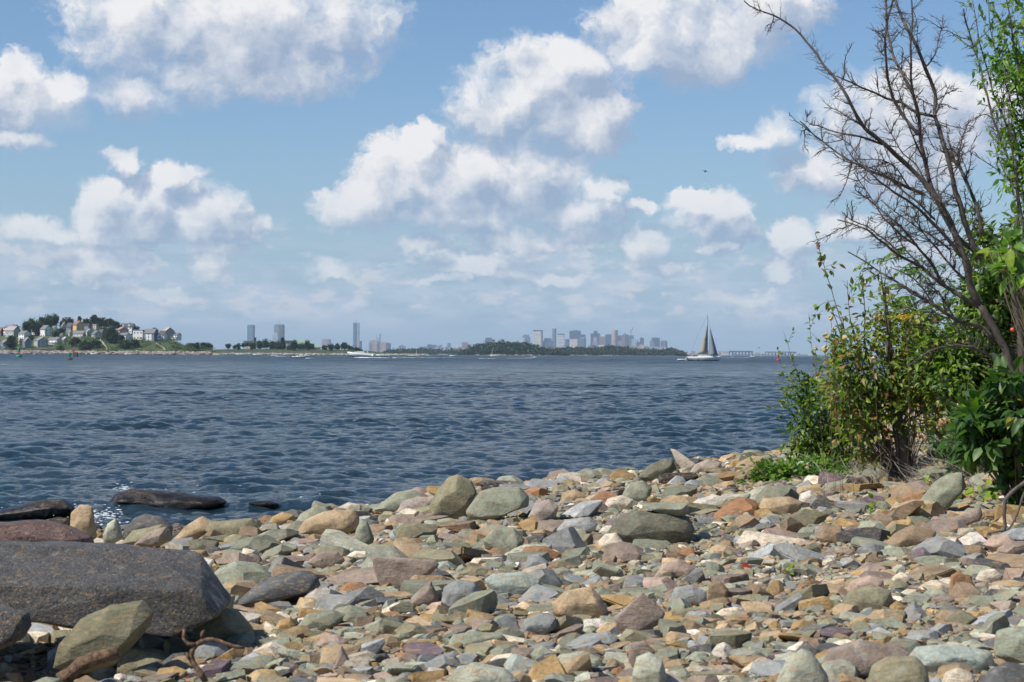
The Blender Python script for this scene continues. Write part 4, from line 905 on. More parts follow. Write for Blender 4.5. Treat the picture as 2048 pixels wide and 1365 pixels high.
# goldenrod, seed heads, fruit and autumn leaf
def goldenrod():
    root, loc = root_at(1812, 900, 'goldenrod stem topped by a flat yellow flower head', 'goldenrod', 'flower', None, 22.0); r = np.random.default_rng(5)
    top = np.array(P(1812, 634, 22.0)); mb = MB(); mb.tube(rel(loc, wig([loc, (loc+top)/2+np.array([.05, 0, 0]), top], .01, r, .15)), .004, 4); mb.build('stem', M_STEM, root)
    lv = Leaves([((.65, .42, .02), 3), ((.5, .35, .03), 2)], 6); n = 110; p = top+np.stack([r.normal(0, .055, n), r.normal(0, .05, n), r.normal(0, .015, n)], 1); lv.add(p, r.normal(0, 1, (n, 3))+np.array([0, 0, .6]), .022, .6); rel_leaves(lv, loc); lv.build('flower_head', root)
goldenrod()
for i, (x, y, rr) in enumerate([(1662,636,9),(1667,660,8),(1653,673,11),(1650,698,11),(1631,697,7),(1690,676,9),(1745,720,9)]):
    c = P(x, y, 21.6); Vv, Fc = ICO[2]; r = np.random.default_rng(i); Vv = Vv*(1+.25*r.normal(size=(len(Vv), 1)))*rr*21.6/FPX*.62
    root = empty('seed_head', (c.x, c.y, gz(c.x, c.y)), ['topmost round pale seed head above the left leafy shrub','small round seed head just under the topmost one','largest pale seed head on a thin bare stem','pale tan seed head low beside the leafy shrub','leftmost small seed head by the water','seed head to the right of the others','browner seed head among rusty leaves'][i], 'seed head', 'round dried seed heads')
    mesh_np('pod', Vv+np.array([0, 0, c.z-root.location.z]), Fc, pmat('seed_head_straw', (.42, .38, .2), .9, .4, 60), root, False)
    mb = MB(); mb.tube(wig([np.array([.12, 0, -.05]), np.array([.08, 0, .5]), np.array([0, 0, c.z-root.location.z])], .01, r, .15), .0028, 3); mb.build('stalk', M_STEM, root)
def dry_brush():   # tangle of dead sticks and dry grass below the shrubs
    r = np.random.default_rng(9); mb = MB()
    for _ in range(820):
        x = 1640+r.random()*350; y = 880+r.random()*110; g = GH(x, y); a = np.array(g); d = r.normal(size=3); d[2] = abs(d[2])*.55; d /= np.linalg.norm(d); ln = r.uniform(.15, .75)
        q = [a]; 
        for s_ in range(4): d = d+r.normal(0, .22, 3); d /= np.linalg.norm(d); q.append(q[-1]+d*ln/4)
        w = r.choice([.0022, .0035, .006], p=[.5, .35, .15]); mb.tube(q, list(np.linspace(w, w*.5, 5)), 3)
    for _ in range(900):
        cx, cy_ = [(1800, 968), (1760, 960), (1690, 965), (1875, 955)][r.integers(0, 4)]; g = GH(cx+r.normal(0, 22), cy_+r.normal(0, 8)); a = np.array(g); d = np.array([r.normal(0, .6), r.normal(0, .6), 1.0]); d /= np.linalg.norm(d); ln = r.uniform(.08, .26)
        mb.tube([a, a+d*ln*.6, a+d*ln+np.array([d[0]*.06, d[1]*.06, -.03])], [.002, .0015, .001], 3)
    tag(mb.build('dry_brush', M_DRY), 'tangle of bleached dead sticks and dry grass under the shrubs', 'dry brush', kind='stuff')
dry_brush()
def stick(label, pl, w0, w1, mat, name='driftwood', Y=None, forks=(), cat='driftwood', lift=.03, group=None):
    r = np.random.default_rng(int(pl[0][0])); g = [np.array(GH(x, y)) if Y is None else np.array(P(x, y, Y)) for x, y in pl]; Yb = g[0][1]; px = Yb/FPX
    if Y is None: g = [np.array(P(x, y, Yb)) for x, y in pl]
    z0 = gz(g[0][0], Yb); loc = np.array((g[0][0], Yb, z0)); root = empty(name, loc, label, cat, group)
    mb = MB(); pts = wig(rel(loc, g), w0*px*.12, r, max(w0*px*.6, .03)); n = len(pts)
    mb.tube(pts, [max((w0+(w1-w0)*i/(n-1))*px/2*r.uniform(.82, 1.18), .003) for i in range(n)], 9); mb.build('stem', mat, root, True)
    for f in forks:
        q = rel(loc, [np.array(P(x, y, Yb)) for x, y in f]); q = wig(q, w0*px*.1, r, .03); m_ = MB(); m_.tube(q, [max(w0*.65*px/2*(1-.6*i/len(q)), .003) for i in range(len(q))], 7); m_.build('branch', mat, root, True)
stick('thick crumbling brown driftwood log at the bottom left', [(124,1362),(150,1340),(182,1318),(236,1306)], 32, 24, M_DRIFT, 'driftwood_log', Y=10.0)
stick('twisted dark driftwood root standing among stones left of centre', [(412,1365),(404,1345),(385,1325),(378,1310),(392,1290),(405,1275),(428,1275),(450,1288),(490,1296)], 15, 6, M_DRIFT, 'driftwood_root', Y=9.9, forks=[[(392,1290),(372,1290),(366,1275),(368,1258)],[(405,1275),(402,1266),(408,1262)],[(380,1318),(372,1310),(374,1305)]])
stick('grey hooked stick leaning on the tan boulder by the creepers', [(1593,1012),(1590,990),(1578,975),(1567,968),(1566,962)], 9, 6, M_DRY, 'stick', cat='stick')
stick('forked grey dead branch reaching down over stones at the right edge', [(2075,940),(2048,966),(2022,985),(2010,1000),(2008,1035),(2010,1060),(1998,1085),(1995,1110),(1998,1142)], 9, 5, M_TWIG, 'dead_branch', Y=16.0, forks=[[(2075,960),(2052,980),(2040,1010),(2030,1040),(2010,1070),(1996,1090)],[(2010,1060),(2030,1090),(2046,1110)],[(2012,1060),(1980,1066)]], cat='branch')
def fallen(px_, py_, c, lab, L=.13):
    g = GH(px_, py_); lv = Leaves([(c, 1)], int(px_)); lv.add(np.array([g.x-.06, g.y, g.z+.05]), np.array([1, .1, .05]), np.array([L]), .45, nrm=np.array([0, -.9, .7])); o = lv.build('fallen_leaf', None); tag(o, lab, 'leaf')
fallen(1496, 1146, (.34, .05, .03), 'small red fallen leaf lying on pebbles right of the peach rock', .1)
fallen(1532, 948, (.75, .33, .02), 'orange-yellow leaf on the creeping green plants', .1)
o = mesh_np('fruit', ICO[3][0]*.024, ICO[3][1], pmat('orange_fruit', (.6, .12, .04), .4, .1)); o.location = P(2025, 660, 21.0); tag(o, 'single orange-red fruit on the dead tree near the right edge', 'fruit')
# ------------------------------------------------------------------ far shores, houses, city
def facade(name, c, win=(.05, .06, .08), fw=6.0, fh=8.0, amt=.55):
    key = ('fac', name)
    if key in _mc: return _mc[key]
    m, t, b, o = new_mat(name); tcn = t.n('ShaderNodeTexCoord').outputs['Object']; s_ = t.sep(tcn)
    a = t.m('FRACT', t.m('DIVIDE', t.m('ADD', s_[0], s_[1]), fw)); z = t.m('FRACT', t.m('DIVIDE', s_[2], fh))
    w = t.m('MULTIPLY', t.m('GREATER_THAN', a, .42), t.m('GREATER_THAN', z, .5)); n = t.noise(tcn, .03, 3)
    v = t.n('ShaderNodeVectorMath', operation='SCALE'); v.inputs[0].default_value = c; t.l(t.mr(n, .3, .7, .85, 1.15, False), v.inputs['Scale'])
    t.l(t.mix(t.m('MULTIPLY', w, amt), v.outputs[0], win), b.inputs['Base Color']); b.inputs['Roughness'].default_value = .6; _mc[key] = m; return m
def hillmat(name, c1, c2, sc, shore=(.30, .25, .20)):
    m, t, b, o = new_mat(name); geo = t.n('ShaderNodeNewGeometry').outputs['Position']
    c = t.mix(t.mr(t.noise(geo, sc, 5, .65), .35, .65), c1, c2); c = t.mix(t.mr(t.m('ADD', t.sep(geo)[2], t.m('MULTIPLY', t.noise(geo, sc*4, 3), 1.0)), 2.6, 1.8), c, shore)
    t.l(c, b.inputs['Base Color']); b.inputs['Roughness'].default_value = .95; return m
# ---- near hill with houses (about 1.9 km away)
HYS = 1860.0; KH = 1900/FPX
HP_ = np.array([(-120, 38), (0, 38), (60, 44), (110, 48), (160, 48), (205, 47), (240, 44), (262, 36), (300, 33), (340, 30), (355, 26), (375, 16), (400, 9), (430, 6), (470, 4)], float)
def hillz(x, y):
    x = np.asarray(x, float); y = np.asarray(y, float); px = 1024+x/y*FPX; H = np.interp(px, HP_[:, 0], HP_[:, 1])*KH
    lowz = np.clip((px-110)/60, 0, 1); t = (y-HYS-14)/(165-75*lowz); tt = np.clip(t, 0, 1); s = tt**(1.0-.35*lowz)
    z = np.where(y < HYS+14, np.clip((y-HYS)/14, -.3, 1)*2.6, 2.6+(H-2.6)*s); z = z-np.clip(y-2120, 0, 400)*.06
    return z+.7*fbm(x, y, .03, 90, 3)*np.clip(t*4, 0, 1)-np.clip((px-438)/25, 0, 1)*9
xs = np.linspace(-620, -240, 260); ys = np.linspace(1850, 2320, 200); X, Yg = np.meshgrid(xs, ys); Z = hillz(X, Yg)
ii = (np.arange(len(ys)-1)[:, None]*len(xs)+np.arange(len(xs)-1)[None, :]).ravel()
tag(mesh_np('hill', np.stack([X.ravel(), Yg.ravel(), Z.ravel()], 1), np.stack([ii, ii+1, ii+1+len(xs), ii+len(xs)], 1), hillmat('bluff_green', (.035, .065, .02), (.09, .12, .035), .06)), kind='structure')
def HG(px, py):
    d = ray(px, py); 
    yy = np.arange(HYS, 2300, 1.0); k = yy/d.y; zz = CAMZ+d.z*k; xx = d.x*k; g = hillz(xx, yy); w = np.nonzero(zz <= g)[0]
    Y = yy[w[0]] if len(w) else 2120.0; return CAM+d*(Y/d.y)
def wallm(c): return facade('house_wall_%d_%d_%d' % tuple(int(v*100) for v in c), c, amt=0.0)
def roofm(c): return pmat('house_roof_%d_%d_%d' % tuple(int(v*100) for v in c), c, .85, .15, .8)
M_TRIM = pmat('white_trim', (.75, .75, .73), .6, .05); M_GLASSW = pmat('window_glass', (.03, .04, .05), .2, .1)
WHT, CRM, YEL, GRY, BLU, PNK, LGR, RED_ = (.80,.79,.76), (.72,.66,.52), (.68,.47,.22), (.30,.30,.30), (.20,.24,.30), (.58,.48,.46), (.48,.48,.46), (.22,.07,.06)
RG, RD, RB, RO, RL, RN = (.17,.17,.18), (.08,.08,.095), (.24,.12,.09), (.42,.20,.13), (.32,.31,.30), (.13,.16,.14)
def house(label, px0, px1, pt, pb, rot, wc, rc, gable='x', storeys=2, extras=''):
    """rot: turn of the house in degrees; gable 'x': ridge runs left-right, 'y': gable end faces us, 'f': flat roof"""
    rot = abs(rot)+12 if gable == 'y' else -abs(rot)-8
    c = HG((px0+px1)/2, pb); Y = c.y+4; k = Y/FPX; w = (px1-px0)*k; h = (pb-pt)*k; a = abs(R(rot)); dep = 9.0
    wide = max(3.0, (w-dep*math.sin(a)*.8)/max(.5, math.cos(a))) if gable != 'f' else w*.85
    if wide < dep*.7: dep = max(wide, 4)
    root = empty('house', (c.x, Y+dep/2, c.z-.3), label, 'house', 'houses on the hill', R(rot)); m_w, m_r = wallm(wc), roofm(rc)
    hr = h*(.33 if gable != 'f' else .05); he = h-hr+.3; mb = MB(); W2, D2 = wide/2, dep/2
    if gable == 'y': mb.prism_y([(-W2, -1), (W2, -1), (W2, he), (0, he+hr), (-W2, he)], -D2, D2)
    elif gable == 'x':
        mb.box((0, 0, he/2-.5), (wide, dep, he+1)); mb.add([(-W2, -D2, he), (-W2, D2, he), (-W2, 0, he+hr), (W2, -D2, he), (W2, D2, he), (W2, 0, he+hr)], [(0, 2, 1), (3, 4, 5), (0, 3, 5, 2), (1, 2, 5, 4)])
    else: mb.box((0, 0, he/2-.5), (wide, dep, he+1))
    mb.build('wall', m_w, root); ro = MB(); t_ = .25; ov = .45
    if gable == 'y':
        for s in (-1, 1): ro.add([(0, -D2-ov, he+hr+t_), (0, D2+ov, he+hr+t_), (s*(W2+ov), D2+ov, he-ov*hr/W2+t_), (s*(W2+ov), -D2-ov, he-ov*hr/W2+t_), (0, -D2-ov, he+hr), (0, D2+ov, he+hr), (s*(W2+ov), D2+ov, he-ov*hr/W2), (s*(W2+ov), -D2-ov, he-ov*hr/W2)], [(0, 1, 2, 3), (4, 7, 6, 5), (0, 3, 7, 4), (1, 5, 6, 2), (3, 2, 6, 7)])
    elif gable == 'x':
        for s in (-1, 1): ro.add([(-W2-ov, 0, he+hr+t_), (W2+ov, 0, he+hr+t_), (W2+ov, s*(D2+ov), he-ov*hr/D2+t_), (-W2-ov, s*(D2+ov), he-ov*hr/D2+t_), (-W2-ov, 0, he+hr), (W2+ov, 0, he+hr), (W2+ov, s*(D2+ov), he-ov*hr/D2), (-W2-ov, s*(D2+ov), he-ov*hr/D2)], [(0, 1, 2, 3), (4, 7, 6, 5), (0, 3, 7, 4), (1, 5, 6, 2), (3, 2, 6, 7)])
    else: ro.box((0, 0, he+.3), (wide+.6, dep+.6, .5))
    rf = ro.build('roof', m_r, root)
    if 'c' in extras or gable == 'x' and wide > 9: q = MB(); q.box((wide*.2, 0, he+hr+.3), (.8, .8, 1.8)); q.build('chimney', roofm((.35, .2, .15)), rf)
    if 't' in extras:   # pale barge boards along the gable
        q = MB(); q.tube([(-W2-ov, -D2-ov-.1, he-ov*hr/W2+.1), (0, -D2-ov-.1, he+hr+.1), (W2+ov, -D2-ov-.1, he-ov*hr/W2+.1)], .28, 4); q.build('gable_trim', M_TRIM, root)
    if 'd' in extras:
        for s in (-1, 1): q = MB(); q.box((s*wide*.25, -D2*.62, he+hr*.35), (1.9, 2.2, 1.9)); q.build('dormer', M_TRIM, root)
    if 'p' in extras: q = MB(); q.box((0, -D2-1.2, 2.6), (wide*.95, 2.2, .3)); q.box((0, -D2-2.2, 1.0), (wide*.95, .15, .9)); [q.box((x, -D2-2.2, 1.3), (.2, .2, 2.6)) for x in np.linspace(-W2*.9, W2*.9, 4)]; q.build('porch', M_TRIM, root)
    if 'g' in extras: q = MB(); q.box((0, -D2-.06, he*.5), (wide*.6, .14, he*.75)); q.build('front_panel', M_TRIM, root)
    nw = max(2, min(4, int(wide/3))); sh_ = he/storeys
    for s in range(storeys):
        for i in range(nw):
            x = -W2+wide*(i+.5)/nw; q = MB(); q.box((x, -D2-.03, sh_*(s+.55)), (1.35, .12, 1.7)); wd = q.build('window', M_TRIM, root); q = MB(); q.box((x, -D2-.12, sh_*(s+.55)), (1.0, .1, 1.35)); q.build('pane', M_GLASSW, wd)
    for i in (-1, 1): q = MB(); q.box((-W2-.03, i*D2*.45, sh_*.55), (.12, 1.3, 1.6)); q.build('window', M_GLASSW, root)
HS = [
 ('yellowish house with pale gable highest at the far left, behind the large grey one',4,34,651,664,-25,CRM,RG,'x',2,''),
 ('large grey house with broad pale roof and dark gable end at the far left',8,35,654,676,28,LGR,RL,'x',2,''),
 ('reddish house cut by the left edge of the frame',-8,4,656,674,20,RED_,RB,'x',2,''),
 ('white tall-fronted house with a grey roof right of the large grey house',35,56,663,679,30,WHT,RG,'x',2,''),
 ('lowest blue-grey house with white porch at the far left of the shore',-3,20,679,700,-20,BLU,RG,'y',2,'tp'),
 ('small yellow-walled house just above the green light buoy',33,42,677,692,15,YEL,RL,'y',2,''),
 ('three-storey blue-grey gabled house with white trim above the green buoy',41,58,676,698,15,BLU,RG,'y',3,'t'),
 ('small white house with grey roof below the big round trees',59,76,661,671,25,WHT,RG,'x',1,''),
 ('cream and grey three-storey gabled house low on the shore, right of the blue-grey gable',65,91,675,696,24,LGR,RG,'y',3,'t'),
 ('tall white-sided house with grey gable under the biggest tree',78,98,652,674,32,WHT,RG,'y',3,''),
 ('small white house between the tall white-sided one and the turret house',100,112,653,665,25,WHT,RN,'x',1,''),
 ('white bungalow with long white porch above the grassy slope',94,119,676,690,18,WHT,RG,'x',1,'p'),
 ('little grey gabled house right of the white porch bungalow',120,134,675,688,22,LGR,RL,'y',1,'t'),
 ('pinkish white house with steep gable and white chimney on the ridge',118,131,646,667,18,PNK,RD,'y',3,'ct'),
 ('dark roofed house attached right of the pinkish gabled one',130,145,647,668,20,BLU,RD,'x',2,''),
 ('white narrow house below the dark roofed house',133,143,662,675,25,WHT,RG,'y',2,''),
 ('small white cottage low below the pinkish gabled house',118,126,668,677,20,WHT,RG,'x',1,''),
 ('tall yellow gabled house with red-brown roof on top of the hill',143,163,643,665,24,YEL,RB,'y',3,''),
 ('house with wide red-brown roof directly right of the yellow gabled one',160,181,645,661,15,BLU,RB,'x',2,'d'),
 ('violet-grey roofed house beneath the ridge trees',179,198,646,659,22,PNK,RL,'x',1,'c'),
 ('low grey and white house below the yellow gabled one',144,170,663,678,15,LGR,RG,'x',1,'p'),
 ('cream gabled house with grey-green roof in the middle of the hill',165,182,659,674,25,CRM,RN,'y',2,'t'),
 ('green-grey gabled house with cream side and deck beside the cream one',180,199,663,680,20,(.4,.43,.38),RN,'y',2,'p'),
 ('dark red narrow house left of the big dark tree',197,206,660,677,15,RED_,RD,'x',2,''),
 ('white house with dark roof and dormers at the right end of the ridge trees',238,267,648,667,12,WHT,RD,'x',2,'dc'),
 ('terracotta roofed house with twin peaks below the dormered house',231,253,655,671,18,GRY,RO,'y',2,''),
 ('white and grey house below the terracotta roofs',235,258,667,680,22,WHT,RG,'x',1,''),
 ('broad whitish flat roofed two-storey house on the bluff',265,288,661,681,8,WHT,RL,'f',2,''),
 ('big blue-grey house with a white front panel on the bluff',286,311,659,683,10,BLU,RG,'x',3,'g'),
 ('small white house squeezed right of the big blue-grey one',309,319,667,684,15,WHT,RL,'y',2,''),
 ('dark roofed low house with white front between small white one and tan-roofed gable',316,331,663,684,12,WHT,RD,'x',2,'g'),
 ('large gabled house with white trim and tan roof near the end of the bluff',322,345,656,679,20,GRY,(.42,.28,.16),'y',3,'t'),
 ('white framed last house at the right end of the bluff',343,358,667,679,15,WHT,RG,'x',2,'p')]
for h in HS: house(h[0], h[1]-.8, h[2]+.8, h[3]-.8, *h[4:])
FARG = [((.028,.06,.022),5),((.04,.075,.024),4),((.055,.09,.028),3),((.02,.045,.02),3)]
SCRG = [((.05,.085,.025),5),((.075,.11,.03),4),((.10,.14,.04),2),((.03,.06,.022),3)]
_pc = {}
def far_tree(label, px, py, rx, ry, Y=None, group='trees on the hill', pal=FARG, L=1.0, seed=0, name='broadleaf_tree', n=None, base=None, cat='tree'):
    """crown ellipse in pixels"""
    if Y is None: g = HG(px, py+ry*1.1); Y = g.y+6; gz_ = g.z
    else: gz_ = base if base is not None else 2.0
    k = Y/FPX; c = np.array(P(px, py, Y)); loc = np.array((c[0], Y, min(gz_, c[2]-ry*k))); root = empty(name, loc, label, cat, group)
    r = np.random.default_rng(seed+int(px*3+py)); lv = Leaves(pal, seed+int(px)); rad = np.array([rx*k, rx*k*.8, ry*k])*.78
    n = n or int(np.clip(rad[0]*rad[2]*26, 160, 1700)); L = L*1.15; lv.cloud(c-loc, rad*1.02, n, L, .75, clumps=max(7, int(n/30)), droop=0)
    lv.cloud(c-loc, rad*.72, n//2, L*1.9, .95, clumps=12, droop=0); lv.build('crown', root)
    mb = MB(); mb.tube([(0, 0, -1), (.1, 0, (c[2]-loc[2])*.6), (c[0]-loc[0], 0, c[2]-loc[2])], [max(.25, rad[0]*.07), max(.2, rad[0]*.05), .1], 6); mb.build('trunk', M_BARK, root, True)
TR = [(54,657,13,17,'leftmost of the big dark trees above the hill houses'),(63,647,8,12,'tall round tree top at the left of the big tree group'),(76,655,14,15,'dark tree behind the small white house'),(84,646,12,12,'pale green crown in the middle of the big tree group'),
 (99,646,17,17,'biggest dark tree on the left half of the hill'),(110,640,8,12,'right shoulder crown of the big tree group'),(92,660,16,10,'low dark crown under the biggest tree'),(136,643,13,9,'round dark tree behind the pinkish gabled house'),(126,648,8,7,'small dark tree left of the round one behind the pinkish house'),
 (159,639,3.5,6,'thin bare-looking tree above the red-brown roof'),(174,643,8,6,'small tree left end of the ridge tree row'),(188,639,10,8,'highest crown of the ridge tree row'),(200,643,10,9,'dark crown right of the highest ridge crown'),(211,646,10,10,'ridge tree between the dark crown and the last green ones'),
 (222,646,10,9,'ridge tree near the right end of the row'),(232,650,8,9,'last lighter green ridge tree before the dormered house'),(224,670,18,18,'big dark tree below the ridge between the house groups'),(212,662,10,9,'dark tree beside the dark red house'),(243,676,8,8,'dark tree below the terracotta roofs'),
 (24,684,13,15,'willowy green tree at the far left between houses'),(60,677,7,7,'small tree between the lower left houses'),(122,662,7,8,'tree left below the pinkish gabled house'),(112,668,9,9,'dark tree beneath the small white house on the left half'),(273,658,4.5,5.5,'isolated round tree right of the dormered house'),
 (311,662,6,4.5,'dark tree behind the big blue-grey house'),(150,684,14,11,'dark tree clump left at the top of the scrub slope'),(170,692,15,11,'tree clump at the middle of the scrub slope'),(192,690,14,10,'green tree below the deck house'),(250,690,14,11,'dark tree on the bluff below the terracotta roofs'),
 (268,688,12,9,'dark tree below the flat roofed house'),(120,697,10,5,'bush left above the red daymark'),(380,692,10,6,'first low tree right of the bluff'),(395,694,12,8,'middle low tree right of the bluff'),(408,692,8,8,'bushy tree before the last dark one'),(419,694,9,8,'dark rounded last tree at the right end of the hill')]
for (px, py, rx, ry, lab) in TR: far_tree(lab, px, py, rx, ry)
def scrub():
    r = np.random.default_rng(8); lv = Leaves(SCRG, 9)
    for _ in range(760):
        px = r.uniform(-20, 432); 
        y = HYS+12+r.random()**1.2*(120 if px < 345 else 60); d = ray(px, 700); x = d.x/d.y*y; z = float(hillz(x, y))
        if px < 120 and r.random() < .65: continue
        rr = r.uniform(1.4, 3.6); n = int(rr*rr*4); lv.cloud((x, y, z+rr*.3), (rr*1.3, rr, rr*.75), n, .95, .8, clumps=6, droop=0)
    o = lv.build('scrub', None); tag(o, 'dense green scrub covering the slope of the bluff below the houses', 'scrub', kind='stuff')
scrub()
def riprap(name, label, pts, n, size, cols, seed, rise=1.6):
    r = np.random.default_rng(seed); Vs, Fs, Cs = [], [], []; k0 = 0
    for _ in range(n):
        i = r.integers(0, len(pts)-1); u = r.random(); a = np.array(pts[i]); b = np.array(pts[i+1]); p = a+(b-a)*u; q = r.random(); p = p+np.array([0, q*7, q*rise]); s = size*r.uniform(.5, 1.4)
        _, T_, Fc = TM[1][r.integers(0, len(TM[1]))]; Vv = T_*s*np.array([1, 1, .9])+p; Vs.append(Vv); Fs.append(Fc+k0); k0 += len(Vv); c = np.array(cols[r.integers(0, len(cols))])*r.uniform(.8, 1.2); Cs.append(np.repeat(c[None], len(Vv), 0))
    tag(mesh_np(name, np.concatenate(Vs), np.concatenate(Fs), M_ROCKF, None, False, np.concatenate(Cs)), label, 'riprap', kind='stuff')
M_ROCKF = bpy.data.materials.new('shore_stone'); M_ROCKF.use_nodes = True; t_ = NT(M_ROCKF.node_tree); o_ = t_.n('ShaderNodeOutputMaterial'); b_ = t_.n('ShaderNodeBsdfPrincipled'); t_.l(b_.outputs[0], o_.inputs[0]); a_ = t_.n('ShaderNodeAttribute', attribute_name='tone'); t_.l(a_.outputs['Color'], b_.inputs[0]); b_.inputs['Roughness'].default_value = .9
gp = [tuple(ray(px, 709)*(HYS-1)/ray(px, 709).y)[:2]+(.3,) for px in range(-60, 445, 30)]
riprap('riprap', 'pinkish grey boulders lining the shore below the hill houses', gp, 2400, 1.3, [(.33,.27,.24),(.38,.30,.26),(.25,.23,.21),(.42,.36,.30),(.18,.16,.15)], 3, 2.6)
def path(name, label, a, b, w=1.5):
    A_, B_ = HG(*a), HG(*b); mb = MB(); pts = [np.array(A_+(B_-A_)*u) for u in np.linspace(0, 1, 12)]
    for p in pts: p[2] = max(p[2], float(hillz(p[0], p[1])))+.5
    mb.tube(pts, w*.5, 5); tag(mb.build(name, pmat('pale_wood_steps', (.32, .31, .27), .9, .3, .5)), label, 'stairway', 'stairways on the bluff')
path('stairway', 'long pale stairway running down the bluff below the green-grey deck house', (200, 681), (215, 703)); path('stairway', 'pale stairway down the bluff below the big blue-grey house', (313, 688), (331, 703), 1.2)
mb = MB(); A_, B_ = HG(68, 703), HG(108, 703); mb.box(((A_.x+B_.x)/2, A_.y-2, A_.z+.6), (B_.x-A_.x, 1.0, 3.4)); tag(mb.build('retaining_wall', pmat('dark_timber_wall', (.10, .11, .14), .9, .3, 1)), 'long low dark retaining wall above the shore stones at the left', 'wall')

# ---- generic low land masses
def land(name, prof, Y, depth, mat, jag=0.0, base_py=None):
    """prof: (px, pixel height above the waterline); rises over the first third of its depth"""
    prof = np.array(prof, float); k = Y/FPX; n = int((prof[-1, 0]-prof[0, 0])/1.5)+2; pxs = np.linspace(prof[0, 0], prof[-1, 0], n); H = np.interp(pxs, prof[:, 0], prof[:, 1])*k
    ts = np.linspace(0, 1, 14); V = []
    for t in ts:
        y = Y+depth*t; f = min(1, t*2.6)**.7 if t < .7 else (1-t)/.3
        x = (pxs-1024)/FPX*y; z = H*f*(1+jag*fbm(pxs, pxs*0+t*9, .25, 7, 3))-.5*(t in (0, 1)); V.append(np.stack([x, np.full(n, y), z], 1))
    V = np.concatenate(V); i = (np.arange(13)[:, None]*n+np.arange(n-1)[None, :]).ravel(); return tag(mesh_np(name, V, np.stack([i, i+1, i+1+n, i+n], 1), mat), kind='structure'), prof
def woods(name, label, prof, Y, depth, n, L, pal, seed, hfrac=.95, lo=0.0):
    r = np.random.default_rng(seed); lv = Leaves(pal, seed); k = Y/FPX; prof = np.array(prof, float)
    for _ in range(n):
        px = r.uniform(prof[0, 0], prof[-1, 0]); t = r.random(); y = Y+depth*(.02+.45*t); H = np.interp(px, prof[:, 0], prof[:, 1])*k; f = min(1, (.02+.45*t)*2.6)**.7; rr = L*r.uniform(1.2, 2.4)
        if H < 1: continue
        lv.cloud(((px-1024)/FPX*y, y, max(lo, H*f*hfrac-rr*.3)), (rr*1.5, rr, rr), 20, L, .8, clumps=5, droop=0)
    return tag(lv.build(name, None), label, 'woods', kind='stuff')
SPIT = [(425,1),(432,10),(450,11),(520,12),(600,12),(690,11),(740,9),(765,6),(790,4),(830,3.5),(860,1)]
M_SPIT = hillmat('spit_grass', (.03, .05, .02), (.055, .075, .03), .05, (.28, .25, .19))
SPY = 2350.0; land('headland', SPIT, SPY, 260, M_SPIT)
gp = [((px-1024)/FPX*(SPY-2), SPY-2, .3) for px in range(425, 860, 25)]
riprap('riprap', 'pale tan boulders lining the low wooded headland', gp, 1300, 1.3, [(.36,.31,.25),(.42,.36,.28),(.28,.26,.22)], 5, 1.2)
ST = [(457,692,5.5,4.5),(470,694,4,3.5),(477,694,4.5,7),(487,691,3,4),(495,689,5,4.5),(505,692,6,7),(520,690,9,10),(531,687,8,10),(545,691,11,9),(557,692,9,10),(565,681,4,6),(565,692,8,10),(580,698,8,7),(588,690,9,11),(603,695,10,10),(615,692,8,11),(624,697,8,8),(648,697,8,5),(662,695,8,7),(674,695,8,7),(689,692,8,8),(700,698,8,6),(713,700,9,5)]
ordn = ['first','second','third','fourth','fifth','sixth','seventh','eighth','ninth','tenth','eleventh','twelfth','thirteenth','fourteenth','fifteenth','sixteenth','seventeenth','eighteenth','nineteenth','twentieth','twenty-first','twenty-second','twenty-third']
desc = ['lone small flat-topped','tiny round','narrow pointed','small thin','light umbrella-shaped','dark','big rounded','tall dark','broad dark','full dark','slender tall','dense','low','tall domed','broad','domed dark','low round','small low','bushy','rounded','tall airy','low dark','last low']
for i, (px, py, rx, ry) in enumerate(ST): far_tree(f'{desc[i]} tree, {ordn[i]} from the left on the low headland', px, py, rx, ry, Y=SPY+60+(i*37 % 60), group='trees on the low headland', seed=50, base=4.5)
def bldg(name, label, px0, px1, pt, Y, mat, cat='building', group=None, depth=None, pb=None, rz=0.0, parts=()):
    """block from the land up to pixel row pt; parts: (name, px0, px1, top, material, shape)"""
    k = Y/FPX; cx = (px0+px1)/2; c = P(cx, pt, Y); w = (px1-px0)*k; dp = depth or w*.8; zb = 1.0 if pb is None else P(cx, pb, Y).z
    root = empty(name, (c.x, Y+dp/2, zb), label, cat, group, rz); h = c.z-zb
    mb = MB(); mb.box((0, 0, h/2), (w, dp, h)); mb.build('body', mat, root)
    for (pn, a, b_, tp, pm, shp_) in parts:
        x = ((a+b_)/2-cx)*k; ww = (b_-a)*k; zt = P((a+b_)/2, tp, Y).z-zb; q = MB()
        if shp_ == 'box': q.box((x, 0, (h+zt)/2), (ww, dp*.7, zt-h))
        elif shp_ == 'side': q.box((x, -1.5, zt/2), (ww, dp+4, zt))
        elif shp_ == 'band': q.box((x, 0, (zt+h)/2), (ww+2.5, dp+2.5, abs(zt-h)))
        elif shp_ == 'pyr': q.add([(x-ww/2, -dp*.4, h), (x+ww/2, -dp*.4, h), (x+ww/2, dp*.4, h), (x-ww/2, dp*.4, h), (x, 0, zt)], [(0, 1, 4), (1, 2, 4), (2, 3, 4), (3, 0, 4), (0, 3, 2, 1)])
        elif shp_ == 'taper': q.box((x, 0, (h+zt)/2), (ww, dp, zt-h), taper=.62)
        elif shp_ == 'pole': q.tube([(x, 0, h), (x, 0, zt)], max(.8, ww/2), 5)
        elif shp_ == 'cyl': q.lathe([(ww/2, 0), (ww/2, zt)], 20, (x, 0, 0))
        q.build(pn, pm, root)
    return root
G_TEAL = pmat('green_sheet_roof', (.22, .34, .27), .7, .1); BRK = facade('brick_wall', (.25, .12, .09), fw=3, fh=3)
